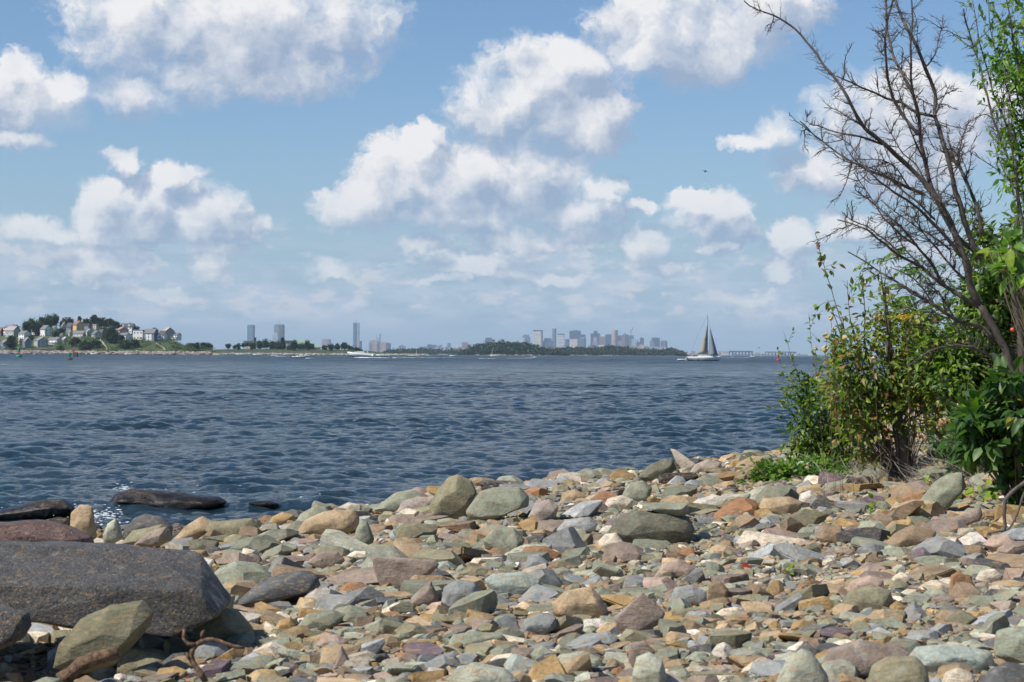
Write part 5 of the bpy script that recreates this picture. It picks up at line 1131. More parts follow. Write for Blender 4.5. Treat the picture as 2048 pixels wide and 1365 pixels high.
bldg('hall', 'brick hall with low green pyramid roof behind the headland trees', 586, 626, 688, SPY+140, BRK, pb=697, parts=[('roof', 582, 630, 677, G_TEAL, 'pyr')], depth=16)
bldg('long_shed', 'grey roofed long shed left of the green pyramid roof', 565, 586, 682, SPY+150, pmat('grey_sheet', (.36, .38, .38), .7, .1), pb=697, depth=14, parts=[('roof', 565, 586, 681, pmat('grey_roof_sheet', (.42, .45, .46), .6, .1), 'band')])
bldg('pavilion', 'small brick pavilion with green roof right of the brick hall', 628, 640, 695, SPY+120, BRK, pb=701, depth=7, parts=[('roof', 626, 642, 690, G_TEAL, 'pyr')])
bldg('white_hall', 'pale low building behind the left headland trees', 488, 503, 683, SPY+220, facade('pale_wall', (.55, .5, .45)), pb=699, depth=12, parts=[('roof', 488, 503, 682, roofm(RL), 'band')])
bldg('chimney_stack', 'dark square chimney stack right of the slab tower', 508, 512, 676, SPY+230, pmat('dark_brick', (.10, .10, .11), .9, .1), cat='chimney', pb=700, depth=2.4, parts=[('cap', 507.6, 512.4, 675.4, roofm(RG), 'band')])
# ---- wooded islands
ISLG = [((.018,.038,.022),5),((.026,.048,.026),4),((.034,.058,.028),2)]
M_WOODL = hillmat('island_green', (.02, .036, .02), (.03, .045, .024), .01, (.26, .25, .2))
def shp_h(pr, b): return [(p, b-t) for p, t in pr]
I1 = shp_h([(925,711),(938,705),(950,698),(962,694),(975,691),(1000,689),(1020,690),(1050,691),(1065,695),(1080,699),(1100,704),(1116,707),(1130,711)], 712); land('island', I1, 3600, 260, M_WOODL, .05)
woods('island_woods', 'dark wooded round island in the middle of the view', I1, 3600, 260, 1500, 3.2, ISLG, 61)
I2 = shp_h([(1090,711),(1108,704),(1130,702),(1160,701),(1185,702),(1212,699),(1240,698),(1258,700),(1272,704),(1300,706),(1318,705),(1330,706),(1342,702),(1352,704),(1360,708),(1366,712)], 713); land('island', I2, 4300, 280, M_WOODL, .05)
woods('island_woods', 'long low wooded island below the city skyline', I2, 4300, 280, 1700, 3.6, ISLG, 62)
I3 = shp_h([(770,709),(790,705),(815,705),(840,703),(852,704),(870,706),(890,706),(915,705),(940,707),(955,710)], 711); land('island', I3, 5200, 300, M_WOODL, .05)
woods('island_woods', 'low hazy wooded shore left of the round island', I3, 5200, 300, 700, 4.0, ISLG, 63)
land('far_shore', [(760,3),(800,5),(900,5),(1100,6),(1300,6),(1345,5),(1440,4),(1560,4),(1700,3.4),(2060,3.2)], 9500, 5600, pmat('far_land', (.12, .13, .10), .95, .4, .004))
# ---- the city
CY = 14000.0
def F(name, c, **k): return facade(name, c, **k)
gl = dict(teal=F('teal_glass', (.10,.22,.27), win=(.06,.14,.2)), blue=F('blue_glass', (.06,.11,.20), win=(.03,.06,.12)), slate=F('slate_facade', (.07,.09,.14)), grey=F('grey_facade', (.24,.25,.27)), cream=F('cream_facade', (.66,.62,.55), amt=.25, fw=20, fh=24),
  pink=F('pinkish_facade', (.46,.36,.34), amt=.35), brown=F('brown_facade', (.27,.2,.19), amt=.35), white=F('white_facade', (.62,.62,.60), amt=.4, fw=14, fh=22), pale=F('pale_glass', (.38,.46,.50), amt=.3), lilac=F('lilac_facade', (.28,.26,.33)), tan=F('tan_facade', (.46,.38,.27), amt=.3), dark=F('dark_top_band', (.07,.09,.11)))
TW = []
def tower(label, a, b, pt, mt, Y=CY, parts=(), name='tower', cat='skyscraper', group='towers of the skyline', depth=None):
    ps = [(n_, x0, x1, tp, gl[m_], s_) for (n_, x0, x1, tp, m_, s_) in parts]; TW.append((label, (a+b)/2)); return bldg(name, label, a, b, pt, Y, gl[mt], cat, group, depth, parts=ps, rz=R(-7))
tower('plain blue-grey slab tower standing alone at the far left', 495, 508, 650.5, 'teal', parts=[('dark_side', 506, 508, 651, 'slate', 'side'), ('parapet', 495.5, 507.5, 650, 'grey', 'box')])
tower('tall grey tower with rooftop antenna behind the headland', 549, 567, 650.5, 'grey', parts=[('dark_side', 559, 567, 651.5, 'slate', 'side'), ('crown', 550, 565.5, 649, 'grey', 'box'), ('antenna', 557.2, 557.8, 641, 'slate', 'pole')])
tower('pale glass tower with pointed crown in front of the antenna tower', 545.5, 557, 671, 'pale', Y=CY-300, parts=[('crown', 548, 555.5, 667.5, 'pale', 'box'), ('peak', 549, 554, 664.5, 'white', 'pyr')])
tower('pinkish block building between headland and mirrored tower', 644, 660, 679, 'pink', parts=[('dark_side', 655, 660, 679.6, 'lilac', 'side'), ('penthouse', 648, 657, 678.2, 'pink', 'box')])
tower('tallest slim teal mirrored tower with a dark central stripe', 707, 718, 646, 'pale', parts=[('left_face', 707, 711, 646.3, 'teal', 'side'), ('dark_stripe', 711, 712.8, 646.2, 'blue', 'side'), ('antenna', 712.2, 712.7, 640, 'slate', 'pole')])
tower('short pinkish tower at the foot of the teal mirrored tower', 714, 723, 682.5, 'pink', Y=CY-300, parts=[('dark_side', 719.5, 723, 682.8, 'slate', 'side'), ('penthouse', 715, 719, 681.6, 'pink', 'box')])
tower('domed peach building beside the long flat one', 739, 756, 683, 'pink', parts=[('upper_floor', 743, 756, 680.5, 'pink', 'box'), ('left_wing', 738.5, 743, 686, 'lilac', 'side')])
tower('long peach building with blue end right of the cranes', 756, 776, 685.5, 'tan', parts=[('blue_end', 773, 780, 686.5, 'slate', 'side'), ('parapet', 757, 772, 685, 'pink', 'box')])
LB = [('grey stepped building with roof hut',797,810,692.5,'lilac',('roof_hut',801,806,690.5)),('small pinkish white building left of centre',835,843,695,'white',('roof_hut',837,841,694)),('low grey-blue building right of the pinkish white one',844,853,694,'grey',('roof_hut',846,850,693.2)),
 ('blue-grey double block building',855,872,690.5,'slate',('roof_hut',856,862,689)),('pinkish slim building right of the double block',875,884,691.5,'lilac',('roof_hut',880,884,690)),('dark teal slim tower low in the skyline',895,901,687,'teal',('roof_hut',896,900,686.2)),
 ('cream low building left of the brownish block',911,920,693,'cream',('roof_hut',913,918,692)),('brownish block tower left of the round island top',924,935,685.5,'brown',('roof_hut',926,931,684.6)),('grey tower right of the brownish block',933,942,689,'grey',('roof_hut',935,938,688)),
 ('small cream tower beside a grey one',947,953,690,'tan',('roof_hut',948,951,689.2)),('small grey tower right of the small cream one',952,961,688,'slate',('roof_hut',954,958,687)),('wide grey low tower at the left shoulder of the island',964,973,687.5,'lilac',('roof_hut',966,970,686.8))]
for (lab, a, b, pt, m_, (pn, x0, x1, tp)) in LB: tower(lab, a, b, pt, m_, parts=[(pn, x0, x1, tp, m_, 'box')])
tower('slate blue block tower rising behind the round island', 971, 984, 677, 'slate', parts=[('penthouse', 973, 983, 675.8, 'slate', 'box')])
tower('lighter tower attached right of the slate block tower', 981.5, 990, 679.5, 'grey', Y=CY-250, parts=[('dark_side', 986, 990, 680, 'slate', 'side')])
tower('small grey-blue tower with a beaked side above the island', 1000, 1008, 678.3, 'grey', parts=[('side_wing', 996.5, 1000, 681, 'slate', 'side')])
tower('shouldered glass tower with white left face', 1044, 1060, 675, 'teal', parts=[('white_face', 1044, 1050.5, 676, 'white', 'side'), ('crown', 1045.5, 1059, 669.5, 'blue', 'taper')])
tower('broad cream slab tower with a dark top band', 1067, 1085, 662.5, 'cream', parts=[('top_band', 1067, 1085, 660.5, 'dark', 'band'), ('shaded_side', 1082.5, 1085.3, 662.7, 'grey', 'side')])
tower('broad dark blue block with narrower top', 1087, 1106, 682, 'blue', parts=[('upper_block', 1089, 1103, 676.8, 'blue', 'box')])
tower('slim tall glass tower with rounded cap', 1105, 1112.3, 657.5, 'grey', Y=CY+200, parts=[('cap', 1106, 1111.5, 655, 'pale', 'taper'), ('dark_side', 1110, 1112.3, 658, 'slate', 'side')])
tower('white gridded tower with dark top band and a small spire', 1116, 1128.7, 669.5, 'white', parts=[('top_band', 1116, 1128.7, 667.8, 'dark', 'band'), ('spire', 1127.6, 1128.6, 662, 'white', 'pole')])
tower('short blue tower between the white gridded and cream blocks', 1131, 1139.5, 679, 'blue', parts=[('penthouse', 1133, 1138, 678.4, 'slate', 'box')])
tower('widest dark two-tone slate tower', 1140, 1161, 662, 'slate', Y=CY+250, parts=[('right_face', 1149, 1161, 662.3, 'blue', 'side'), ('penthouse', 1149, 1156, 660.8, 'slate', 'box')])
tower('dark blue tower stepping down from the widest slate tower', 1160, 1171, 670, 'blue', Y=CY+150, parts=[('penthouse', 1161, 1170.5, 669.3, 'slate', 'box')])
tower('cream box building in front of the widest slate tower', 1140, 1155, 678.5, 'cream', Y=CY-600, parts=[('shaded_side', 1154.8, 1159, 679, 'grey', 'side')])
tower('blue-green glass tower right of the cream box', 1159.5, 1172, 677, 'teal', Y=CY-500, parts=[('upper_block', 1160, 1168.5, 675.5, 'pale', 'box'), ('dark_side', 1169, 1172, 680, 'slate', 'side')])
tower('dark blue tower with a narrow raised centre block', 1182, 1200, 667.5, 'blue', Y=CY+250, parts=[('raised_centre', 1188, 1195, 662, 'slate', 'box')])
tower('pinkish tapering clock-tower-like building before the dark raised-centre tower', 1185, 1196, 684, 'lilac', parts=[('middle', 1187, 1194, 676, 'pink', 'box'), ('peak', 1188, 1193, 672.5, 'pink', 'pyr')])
tower('brown-grey tower with white jagged crown', 1199, 1211, 673.5, 'brown', parts=[('crown', 1201, 1210, 671, 'white', 'box'), ('left_peak', 1203, 1206, 668.5, 'white', 'pyr'), ('right_peak', 1207, 1210, 669, 'white', 'pyr')])
tower('flat blue glass slab right of the white crowned tower', 1211, 1223.5, 670, 'blue', Y=CY+200, parts=[('parapet', 1213, 1223, 669.2, 'blue', 'box')])
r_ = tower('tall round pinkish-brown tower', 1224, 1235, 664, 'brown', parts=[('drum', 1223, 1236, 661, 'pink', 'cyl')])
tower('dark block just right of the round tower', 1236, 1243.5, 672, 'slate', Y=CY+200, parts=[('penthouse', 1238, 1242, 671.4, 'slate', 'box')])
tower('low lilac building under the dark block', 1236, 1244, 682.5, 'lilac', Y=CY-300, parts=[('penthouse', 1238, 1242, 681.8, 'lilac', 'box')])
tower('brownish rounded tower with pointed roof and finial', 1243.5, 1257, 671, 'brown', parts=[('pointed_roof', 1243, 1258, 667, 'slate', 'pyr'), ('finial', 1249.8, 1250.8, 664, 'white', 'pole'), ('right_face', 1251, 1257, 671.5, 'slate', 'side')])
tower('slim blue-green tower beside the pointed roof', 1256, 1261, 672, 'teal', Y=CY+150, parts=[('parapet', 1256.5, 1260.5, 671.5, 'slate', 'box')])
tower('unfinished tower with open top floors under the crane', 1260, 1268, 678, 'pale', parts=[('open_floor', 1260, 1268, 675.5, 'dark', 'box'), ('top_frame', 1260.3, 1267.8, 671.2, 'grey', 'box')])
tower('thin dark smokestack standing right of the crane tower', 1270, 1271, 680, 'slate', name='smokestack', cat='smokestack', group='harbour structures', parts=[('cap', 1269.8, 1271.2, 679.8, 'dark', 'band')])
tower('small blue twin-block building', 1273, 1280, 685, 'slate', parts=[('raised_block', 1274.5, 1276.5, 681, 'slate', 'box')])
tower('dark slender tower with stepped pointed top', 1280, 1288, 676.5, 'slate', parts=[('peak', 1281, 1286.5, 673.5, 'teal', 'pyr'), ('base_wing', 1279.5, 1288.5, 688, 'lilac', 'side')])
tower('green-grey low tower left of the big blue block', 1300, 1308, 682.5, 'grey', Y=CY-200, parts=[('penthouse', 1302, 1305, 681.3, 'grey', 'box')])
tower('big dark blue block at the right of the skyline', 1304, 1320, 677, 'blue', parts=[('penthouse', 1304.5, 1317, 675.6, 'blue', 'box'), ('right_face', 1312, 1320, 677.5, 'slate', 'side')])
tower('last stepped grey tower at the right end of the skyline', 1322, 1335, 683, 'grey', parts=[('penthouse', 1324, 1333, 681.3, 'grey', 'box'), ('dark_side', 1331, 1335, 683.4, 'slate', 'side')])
def low_city():
    r = random.Random(12); used = set()
    px = 776.0; i = 0
    mats = ['white', 'cream', 'pink', 'grey', 'lilac', 'tan', 'pale', 'slate', 'brown']; wd = dict(white='white', cream='cream', pink='pinkish', grey='grey', lilac='lilac-grey', tan='tan', pale='pale blue', slate='dark blue-grey', brown='brown')
    while px < 1700:
        w = r.uniform(3, 11); top = r.uniform(693.5, 700.5) if px < 1345 else r.uniform(700.5, 705.5)
        if px < 835: top = r.uniform(697, 702)
        if px > 1445: top = r.uniform(706, 709); 
        m_ = r.choice(mats if px < 1345 else ['white', 'cream', 'pink', 'white', 'tan', 'grey'])
        near = min(TW, key=lambda t: abs(t[1]-(px+w/2))) if px < 1345 else ('last stepped grey tower at the right end of the skyline', 1328); d = px+w/2-near[1]
        side = 'below' if abs(d) < 4 else ('right of' if d > 0 else 'left of'); sz = 'wide' if w > 8 else 'narrow' if w < 5 else 'small'
        nl = ' '.join(near[0].split()[:8]); 
        while nl.split()[-1] in ('a', 'the', 'of', 'with', 'and', 'to', 'in', 'at', 'from', 'before', 'behind', 'between', 'under', 'beside'): nl = ' '.join(nl.split()[:-1])
        lab = f'{sz} low {wd[m_]} building {side} the {nl}'
        if lab in used or px > 1345: lab = f'{sz} low {wd[m_]} waterfront block, {"%d" % (0)}' if False else f'{sz} low {wd[m_]} building, {"nearer the sailing yacht" if 1345 < px < 1440 else "far right shoreline" if px > 1440 else "partly hidden"} {side} the {nl}'
        if lab in used: px += w*.6; i += 1; w = 0
        else:
            used.add(lab); bldg('low_building', ' '.join(lab.split()[:16]), px, px+w, top, 12500 if px < 1345 else 9800, gl[m_], 'building', 'low buildings along the waterfront', depth=w*1.5, parts=[('roof_hut', px+w*.3, px+w*.6, top-.8, gl[m_], 'box')])
        px += w*r.uniform(.75, 1.2)+.3
low_city()
for (lab, a, b, pt, m_) in [('long pink waterfront building right of the broad cream slab tower',1108,1125,695,'pink'),('blue-grey waterfront box under the dark raised-centre tower',1177,1196,691.5,'grey'),('cream waterfront box right of the blue-grey one',1196,1209,691,'cream'),('red-brown waterfront block below the unfinished tower',1253,1262,693,'brown'),
   ('pink waterfront block right of the red-brown one',1262,1270.5,692.5,'pink'),('tan waterfront block between pink and cream ones',1270.5,1280,692.5,'tan'),('cream striped waterfront block below the stepped pointed tower',1280,1289,692.5,'cream'),('lilac framed waterfront block',1289,1298,693.5,'lilac'),('pale bluish long waterfront hall',1299,1320,694.5,'pale'),('white and grey hall below the last stepped tower',1320,1333,695,'white'),
   ('long row of reddish blocks right of the sailing yacht',1437,1457,703.5,'pink')]:
    bldg('waterfront_building', lab, a, b, pt, 11500, gl[m_], 'building', 'buildings along the waterfront', depth=40, parts=[('parapet', a+.5, b-.5, pt-.5, gl[m_], 'box')])
M_CRB = pmat('blue_steel', (.05, .14, .22), .6, .1); M_CRG = pmat('grey_steel', (.22, .27, .32), .6, .1)
def gantry(label, a, b, pt, pb, mat, nleg):
    Y = 9000; k = Y/FPX; c = P((a+b)/2, pt, Y); root = empty('pier_shed', (c.x, Y, .5), label, 'pier shed', 'open sheds on the far pier'); w = (b-a)*k; h = c.z-.5
    q = MB(); q.box((0, 0, h-2.5), (w, 18, 5)); q.build('roof', mat, root)
    for i in range(nleg): x = -w/2+2+(w-4)*i/(nleg-1); q = MB(); q.box((x, 0, h/2-2.5), (3.2, 10, h-5)); q.tube([(x-5, 0, h-5), (x, 0, h-10), (x+5, 0, h-5)], .9, 4); q.build('leg', mat, root)
gantry('long blue steel shed on legs at the far pier, left of the red buoy', 1458, 1505, 702.3, 713, M_CRB, 8); gantry('long grey open shed on legs behind the red buoy', 1530, 1578, 703.5, 713, M_CRG, 8)
bldg('warehouse', 'pale box warehouse right of the grey open shed', 1580, 1593, 704.5, 9000, gl['white'], cat='warehouse', pb=712, parts=[('roof', 1580, 1593, 704, gl['grey'], 'band')])
def crane(label, base, joints, Y, w=1.6):
    b = P(*base, Y); root = empty('crane', b, label, 'crane', 'cranes of the skyline')
    for i, (nm, pl) in enumerate(joints): q = MB(); q.tube([np.array(P(x, y, Y)-b) for x, y in pl], w, 4); q.build(nm, M_CRG, root)
crane('luffing crane on top of the unfinished tower', (1261.5, 690), [('mast', [(1261.5,690),(1261.5,664)]), ('jib', [(1261,664.5),(1263.5,662),(1266,654.5)]), ('counter_jib', [(1262,664),(1260,660.5)])], CY, 2.4)
crane('taller crane above the peach buildings right of the mirrored tower', (760, 700), [('mast', [(760,700),(760.5,684),(760.5,667)]), ('jib', [(760.5,667),(758.5,676),(759,683)]), ('cabin', [(759,682),(759.6,686)])], 9000, 1.3)
crane('leaning crane crossing the taller crane', (752.5, 696), [('mast', [(752.5,696),(756,683),(757,678)]), ('jib', [(757,678),(753,677),(752.5,672)])], 9000, 1.1)
# ------------------------------------------------------------------ boats, buoys, wakes, foam, birds
M_HULL = pmat('white_hull', (.78, .78, .76), .35, .04); M_DARKH = pmat('dark_hull_bottom', (.03, .05, .06), .4, .1); M_SEAT = pmat('dark_canvas', (.03, .035, .05), .8, .2)
M_BRED = pmat('buoy_red', (.55, .04, .035), .5, .12); M_BGRN = pmat('buoy_green', (.01, .28, .17), .5, .12); M_RUST = pmat('rusty_float', (.16, .06, .04), .8, .3, 3); M_TINT = pmat('tinted_windshield', (.05, .07, .09), .15, .1)
M_SAIL = pmat('sailcloth_warm', (.30, .285, .24), .8, .08, .6); M_JIB = pmat('sailcloth_grey', (.19, .24, .28), .8, .1, .6); M_MARK = pmat('sail_number_black', (.04, .04, .06), .8, .05); M_SPAR = pmat('dark_spar', (.05, .055, .06), .4, .1); M_REDC = pmat('red_cover', (.5, .04, .05), .7, .1)
M_SKIN = pmat('person_clothes_light', (.4, .36, .34), .8, .2); M_DKCL = pmat('person_clothes_dark', (.05, .05, .08), .8, .2)
def hull_mesh(L, B, H, sheer=.35, stern=.8):
    st = np.linspace(-.5, .5, 14); V = []; n = 9
    for s in st:
        u = s+.5; b = B/2*min(1, (stern+(1-stern)*min(1, u*3)))*(1-max(0, (u-.55)/.45)**2.2); keel = -.28*H*(1-max(0, (u-.7)/.3)**2); dk = H*(1+sheer*max(0, u-.35)**1.5)
        x = s*L+(.08*L*max(0, u-.8)/.2 if False else 0)
        for j in range(n):
            a = j/(n-1)*2-1; yy = b*np.sign(a)*abs(a)**.6; zz = keel+(dk-keel)*abs(a)**1.7; V.append((x+(zz-keel)/(dk-keel+1e-6)*(.09*L if u > .9 else .04*L*max(0, u-.5)), yy, zz))
    F_2 = [(i*n+j, i*n+j+1, (i+1)*n+j+1, (i+1)*n+j) for i in range(13) for j in range(n-1)]; F_2 += [(i*n, (i+1)*n, (i+1)*n+n-1, i*n+n-1) for i in range(13)]; F_2.append(tuple(range(n)))
    mb = MB(); mb.add(V, F_2); return mb
def person(label, loc, mat, h=1.7, group=None, rz=0):
    """one continuous small figure standing with arms at the wheel"""
    mb = bpy.data.meshes.new('person'); V = [(0,0,.95),(0,0,1.2),(0,0,1.42),(0,0,1.52),(0,0,1.66),(.1,0,.9),(.12,.02,.5),(.12,0,.05),(-.1,0,.9),(-.12,.02,.5),(-.12,0,.05),(.2,0,1.4),(.27,.05,1.12),(.2,.28,1.05),(-.2,0,1.4),(-.27,.05,1.12),(-.2,.28,1.05)]
    E = [(0,1),(1,2),(2,3),(3,4),(0,5),(5,6),(6,7),(0,8),(8,9),(9,10),(2,11),(11,12),(12,13),(2,14),(14,15),(15,16)]; mb.from_pydata(V, E, []); o = bpy.data.objects.new('person', mb); link(o)
    sk = o.modifiers.new('skin', 'SKIN'); rr = [.15,.15,.16,.065,.12,.095,.07,.05,.095,.07,.05,.06,.045,.035,.06,.045,.035]
    for i, v in enumerate(mb.skin_vertices[0].data): v.radius = (rr[i], rr[i]*.85); v.use_root = i == 0
    o.modifiers.new('sub', 'SUBSURF').levels = 1; mb.materials.append(mat); o.location = loc; o.scale = (h/1.75,)*3; o.rotation_euler = (0, 0, rz); tag(o, label, 'person', group); return o
def boat(label, px, py, wpx, kind='open', face=-1, group='motorboats on the water', pitch=0, who=None, name='motorboat'):
    w = W(px, py, 0); Y = w.y; k = Y/FPX; L = wpx*k; B = L*.3; H = L*(.12 if kind != 'cruiser' else .15)
    root = empty(name, (w.x, w.y, .0), label, 'boat' if name != 'sailboat' else 'sailboat', group, 0 if face > 0 else math.pi); root.rotation_euler = (0, R(-pitch), root.rotation_euler.z)
    hull_mesh(L, B, H).build('hull', M_HULL, root, True)
    q = hull_mesh(L*.97, B*.9, H*.3, 0); q.v = [v-np.array([0, 0, .05]) for v in q.v]; q.build('hull_bottom', M_DARKH, root, True)
    dz = H*1.0
    if kind == 'cruiser':
        q = MB(); q.prism_y([(-.38*L, dz), (.36*L, dz*1.15), (.12*L, dz*1.55), (-.1*L, dz*1.65), (-.12*L, dz*1.25), (-.38*L, dz*1.2)], -B*.36, B*.36); q.build('cabin', M_HULL, root)
        q = MB(); q.prism_y([(.10*L, dz*1.56), (-.01*L, dz*2.15), (-.04*L, dz*2.15), (-.08*L, dz*1.6)], -B*.33, B*.33); q.build('windshield', M_TINT, root)
        q = MB(); [q.tube([(-.30*L, s*B*.4, dz), (-.22*L, s*B*.4, dz*2.0), (-.14*L, s*B*.36, dz*2.75)], .16, 4) for s in (-1, 1)]; q.box((-.14*L, 0, dz*2.75), (.5, B*.8, .3)); q.build('radar_arch', M_HULL, root)
    elif kind == 'cabin':
        q = MB(); q.box((.08*L, 0, dz+L*.05), (L*.28, B*.6, L*.12), taper=.8); q.build('cabin', M_HULL, root); q = MB(); q.box((.08*L, 0, dz+L*.075), (L*.265, B*.62, L*.03)); q.build('window_band', M_TINT, root)
    elif kind == 'top':
        q = MB(); q.box((-.05*L, 0, dz+L*.05), (L*.12, B*.4, L*.1)); q.build('console', M_HULL, root); q = MB(); q.box((-.08*L, 0, dz+L*.17), (L*.34, B*.8, L*.02)); [q.tube([(x*L, s*B*.35, dz*.9), (x*L, s*B*.35, dz+L*.17)], .04, 4) for x in (-.22, .06) for s in (-1, 1)]; q.build('canopy', M_SEAT, root)
    elif kind == 'open':
        q = MB(); q.box((-.05*L, 0, dz+L*.03), (L*.12, B*.4, L*.08)); q.build('console', M_HULL, root); q = MB(); q.box((-.52*L, 0, dz*.9), (L*.06, B*.2, L*.12)); q.build('outboard_motor', M_SEAT, root)
    elif kind == 'dinghy':
        q = MB(); q.tube([(-.45*L, B*.4, H*.8), (.3*L, B*.42, H*.9), (.5*L, 0, H*1.3), (.3*L, -B*.42, H*.9), (-.45*L, -B*.4, H*.8)], H*.45, 8); q.build('tube', M_HULL, root, True)
    if who:
        for i, (dx, lab) in enumerate(who): person(lab, (w.x+dx*L*(1 if face > 0 else -1), w.y-.1, H*.75), M_DKCL if i == 0 else M_SKIN, rz=math.pi/2*(-face), group='people on the boats')
    return root, w, L
boat('big white cabin cruiser planing left with raised bow and radar arch', 722, 714.5, 48, 'cruiser', -1, pitch=4, who=[(-.06, 'person in dark top standing at the helm of the big white cruiser'), (-.2, 'person in light clothes sitting behind the helm of the big cruiser')])
boat('white motorboat with dark canopy following just right of the big cruiser', 766, 713, 24, 'top', -1)
boat('small white boat right of the dark canopied one', 823, 713.2, 16, 'cabin', 1)
boat('cream open boat with one standing person, left of the headland path', 596, 716.5, 27, 'open', 1, who=[(.05, 'person in dark clothes standing in the cream open boat')])
boat('white boat just behind the cream open boat', 609, 713, 21, 'open', -1); boat('white speedboat trailing foam in front of the headland trees', 549, 712.3, 13, 'open', -1, who=[(0, 'person standing in the white speedboat before the headland trees')])
boat('low white boat with dark seat, left one of two before the headland', 481, 710.5, 17, 'open', -1); boat('low white boat, right one of the two before the headland', 516, 710.8, 17, 'open', -1)
boat('white moored boat below the long stairway of the bluff', 188, 709.6, 13, 'open', -1, 'boats moored under the hill'); boat('white moored cabin boat between the two stairways', 256, 709.8, 12, 'cabin', -1, 'boats moored under the hill'); boat('white moored boat near the right end of the bluff', 353, 709.8, 12, 'cabin', -1, 'boats moored under the hill')
boat('tiny white skiff by the left shore, right of the green buoy', 69, 709.3, 6, 'dinghy', -1, 'boats moored under the hill')
boat('low pale work raft left of the round island', 905, 713.5, 13, 'dinghy', 1, 'motorboats on the water', name='raft'); boat('small white cruiser in front of the round island trailing wakes', 1068, 716.3, 15, 'cabin', 1, who=[(-.1, 'dark clothed person on the small white cruiser')])
boat('small dark and white boat right of the sailing yacht', 1464, 714.8, 6, 'cabin', 1); boat('red and white motorboat speeding right near the blue pier shed', 1505, 715, 11, 'cruiser', 1, pitch=3); boat('tiny white boat left of the red buoy', 1522, 714.3, 5, 'cabin', 1)
def mastboat(label, px, py, wpx, mast, group='small sailing boats'):
    root, w, L = boat(label, px, py, wpx, 'cabin', -1, group, name='sailboat'); q = MB(); s = -1
    q.tube([((mast[0][0]-px)*w.y/FPX*s, 0, 1.0), ((mast[1][0]-px)*w.y/FPX*s, 0, P(mast[1][0], mast[1][1], w.y).z)], .12, 5); q.build('mast', M_HULL, root)
mastboat('small white sailing boat with a leaning bare mast before the round island', 989, 713.6, 15, ((982,713),(987,695))); mastboat('little white sailing boat with bare mast right of the canopied boat', 835, 713, 9, ((833,712),(833,700)))
def yacht():
    px, py = 1405, 722.0; w = W(px, py, 0); Y = w.y; k = Y/FPX; o = np.array((w.x, Y, 0)); root = empty('sailing_yacht', o, 'large white sailing yacht with one tan mainsail and grey jib heading right', 'sailing yacht')
    pt = lambda x, y, dy=0: np.array(P(x, y, Y))-o+np.array([0, dy, 0])
    L = (1438-1372)*k; mb = hull_mesh(L, L*.25, 1.75, .35, .75); mb.build('hull', M_HULL, root, True)
    q = hull_mesh(L*.9, L*.21, .45, 0); q.v = [v-np.array([0, 0, .12]) for v in q.v]; q.build('hull_bottom', M_DARKH, root, True)
    q = MB(); q.prism_y([(-2.2, 1.5), (4.2, 1.6), (2.8, 2.2), (-1.8, 2.3)], -1.1, 1.1); q.build('cabin', M_HULL, root)
    q = MB(); q.tube([pt(1414.6, 716), pt(1414.9, 690), pt(1415.3, 630)], [.15, .15, .08], 6); [q.tube([pt(1415.1, y)+np.array([0, -1.0, 0]), pt(1415.1, y)+np.array([0, 1.0, 0])], .05, 4) for y in (655, 684)]; q.build('mast', M_SPAR, root)
    q = MB(); q.tube([pt(1394, 708), pt(1414.5, 707.5)], .13, 6); q.build('boom', M_SPAR, root)
    def sail(nm, luff0, luff1, clew, mat, belly):
        n = 12; V = []; A0, A1, C_ = pt(*luff0), pt(*luff1), pt(*clew)
        for i in range(n+1):
            a = A0+(A1-A0)*i/n; b = C_+(A1-C_)*i/n
            for j in range(n+1): u = j/n; p = a+(b-a)*u; p = p+np.array([0, belly*math.sin(math.pi*u)*(1-i/n), 0]); V.append(p)
        F2 = [(i*(n+1)+j, i*(n+1)+j+1, (i+1)*(n+1)+j+1, (i+1)*(n+1)+j) for i in range(n) for j in range(n)]; q = MB(); q.add(V, F2); ob = q.build(nm, mat, root, True); md = ob.modifiers.new('t', 'SOLIDIFY'); md.thickness = .02; return ob
    ms = sail('mainsail', (1414.2, 706.5), (1414.8, 650), (1397, 707), M_SAIL, -1.1); sail('jib', (1436, 711.5), (1420, 655), (1417, 711.5), M_JIB, -1.6)
    q = MB()   # two rows of sail numbers, too small to read
    for (y, x0, x1) in ((677.2, 1409.2, 1413), (680, 1408.2, 1413)):
        for i in range(5): x = x0+(x1-x0)*(i+.5)/5; a = pt(x, y, -1.05*.8*math.sin(math.pi*.5)*.62-.12); q.box(a, ((x1-x0)*k*.16, .03, 1.1*k)); q.box(a+np.array([0, 0, .1 if i % 2 else -.1]), ((x1-x0)*k*.19, .03, .3*k))
    q.build('sail_number', M_MARK, ms)
    for nm, pl in (('backstay', [(1376, 718), (1398, 666), (1415.2, 631)]), ('forestay', [(1437, 715), (1420, 655), (1415.4, 633)])): q = MB(); q.tube([pt(*p) for p in pl], .03, 3); q.build(nm, M_SPAR, root)
    q = MB(); q.tube([pt(1401, 713.3), pt(1406, 712.3), pt(1412, 713)], [.2, .42, .3], 8); q.build('sail_cover', M_REDC, root, True)
    q = MB(); q.add([pt(1386, 715, -1), pt(1388, 710.5, -1), pt(1393, 712.5, -1), pt(1393.5, 715, -1), pt(1386, 715, 1), pt(1388, 710.5, 1), pt(1393, 712.5, 1), pt(1393.5, 715, 1)], [(0, 1, 2, 3), (7, 6, 5, 4), (0, 4, 5, 1), (1, 5, 6, 2), (2, 6, 7, 3)]); q.build('spray_hood', M_SEAT, root)
    for x in (1388.5, 1392.5, 1401, 1406.5): q = MB(); q.lathe([(.02, -.4), (.16, -.3), (.16, .3), (.02, .4)], 8, pt(x, 719.5, -L*.125-.1)); q.build('fender', M_HULL, root, True)
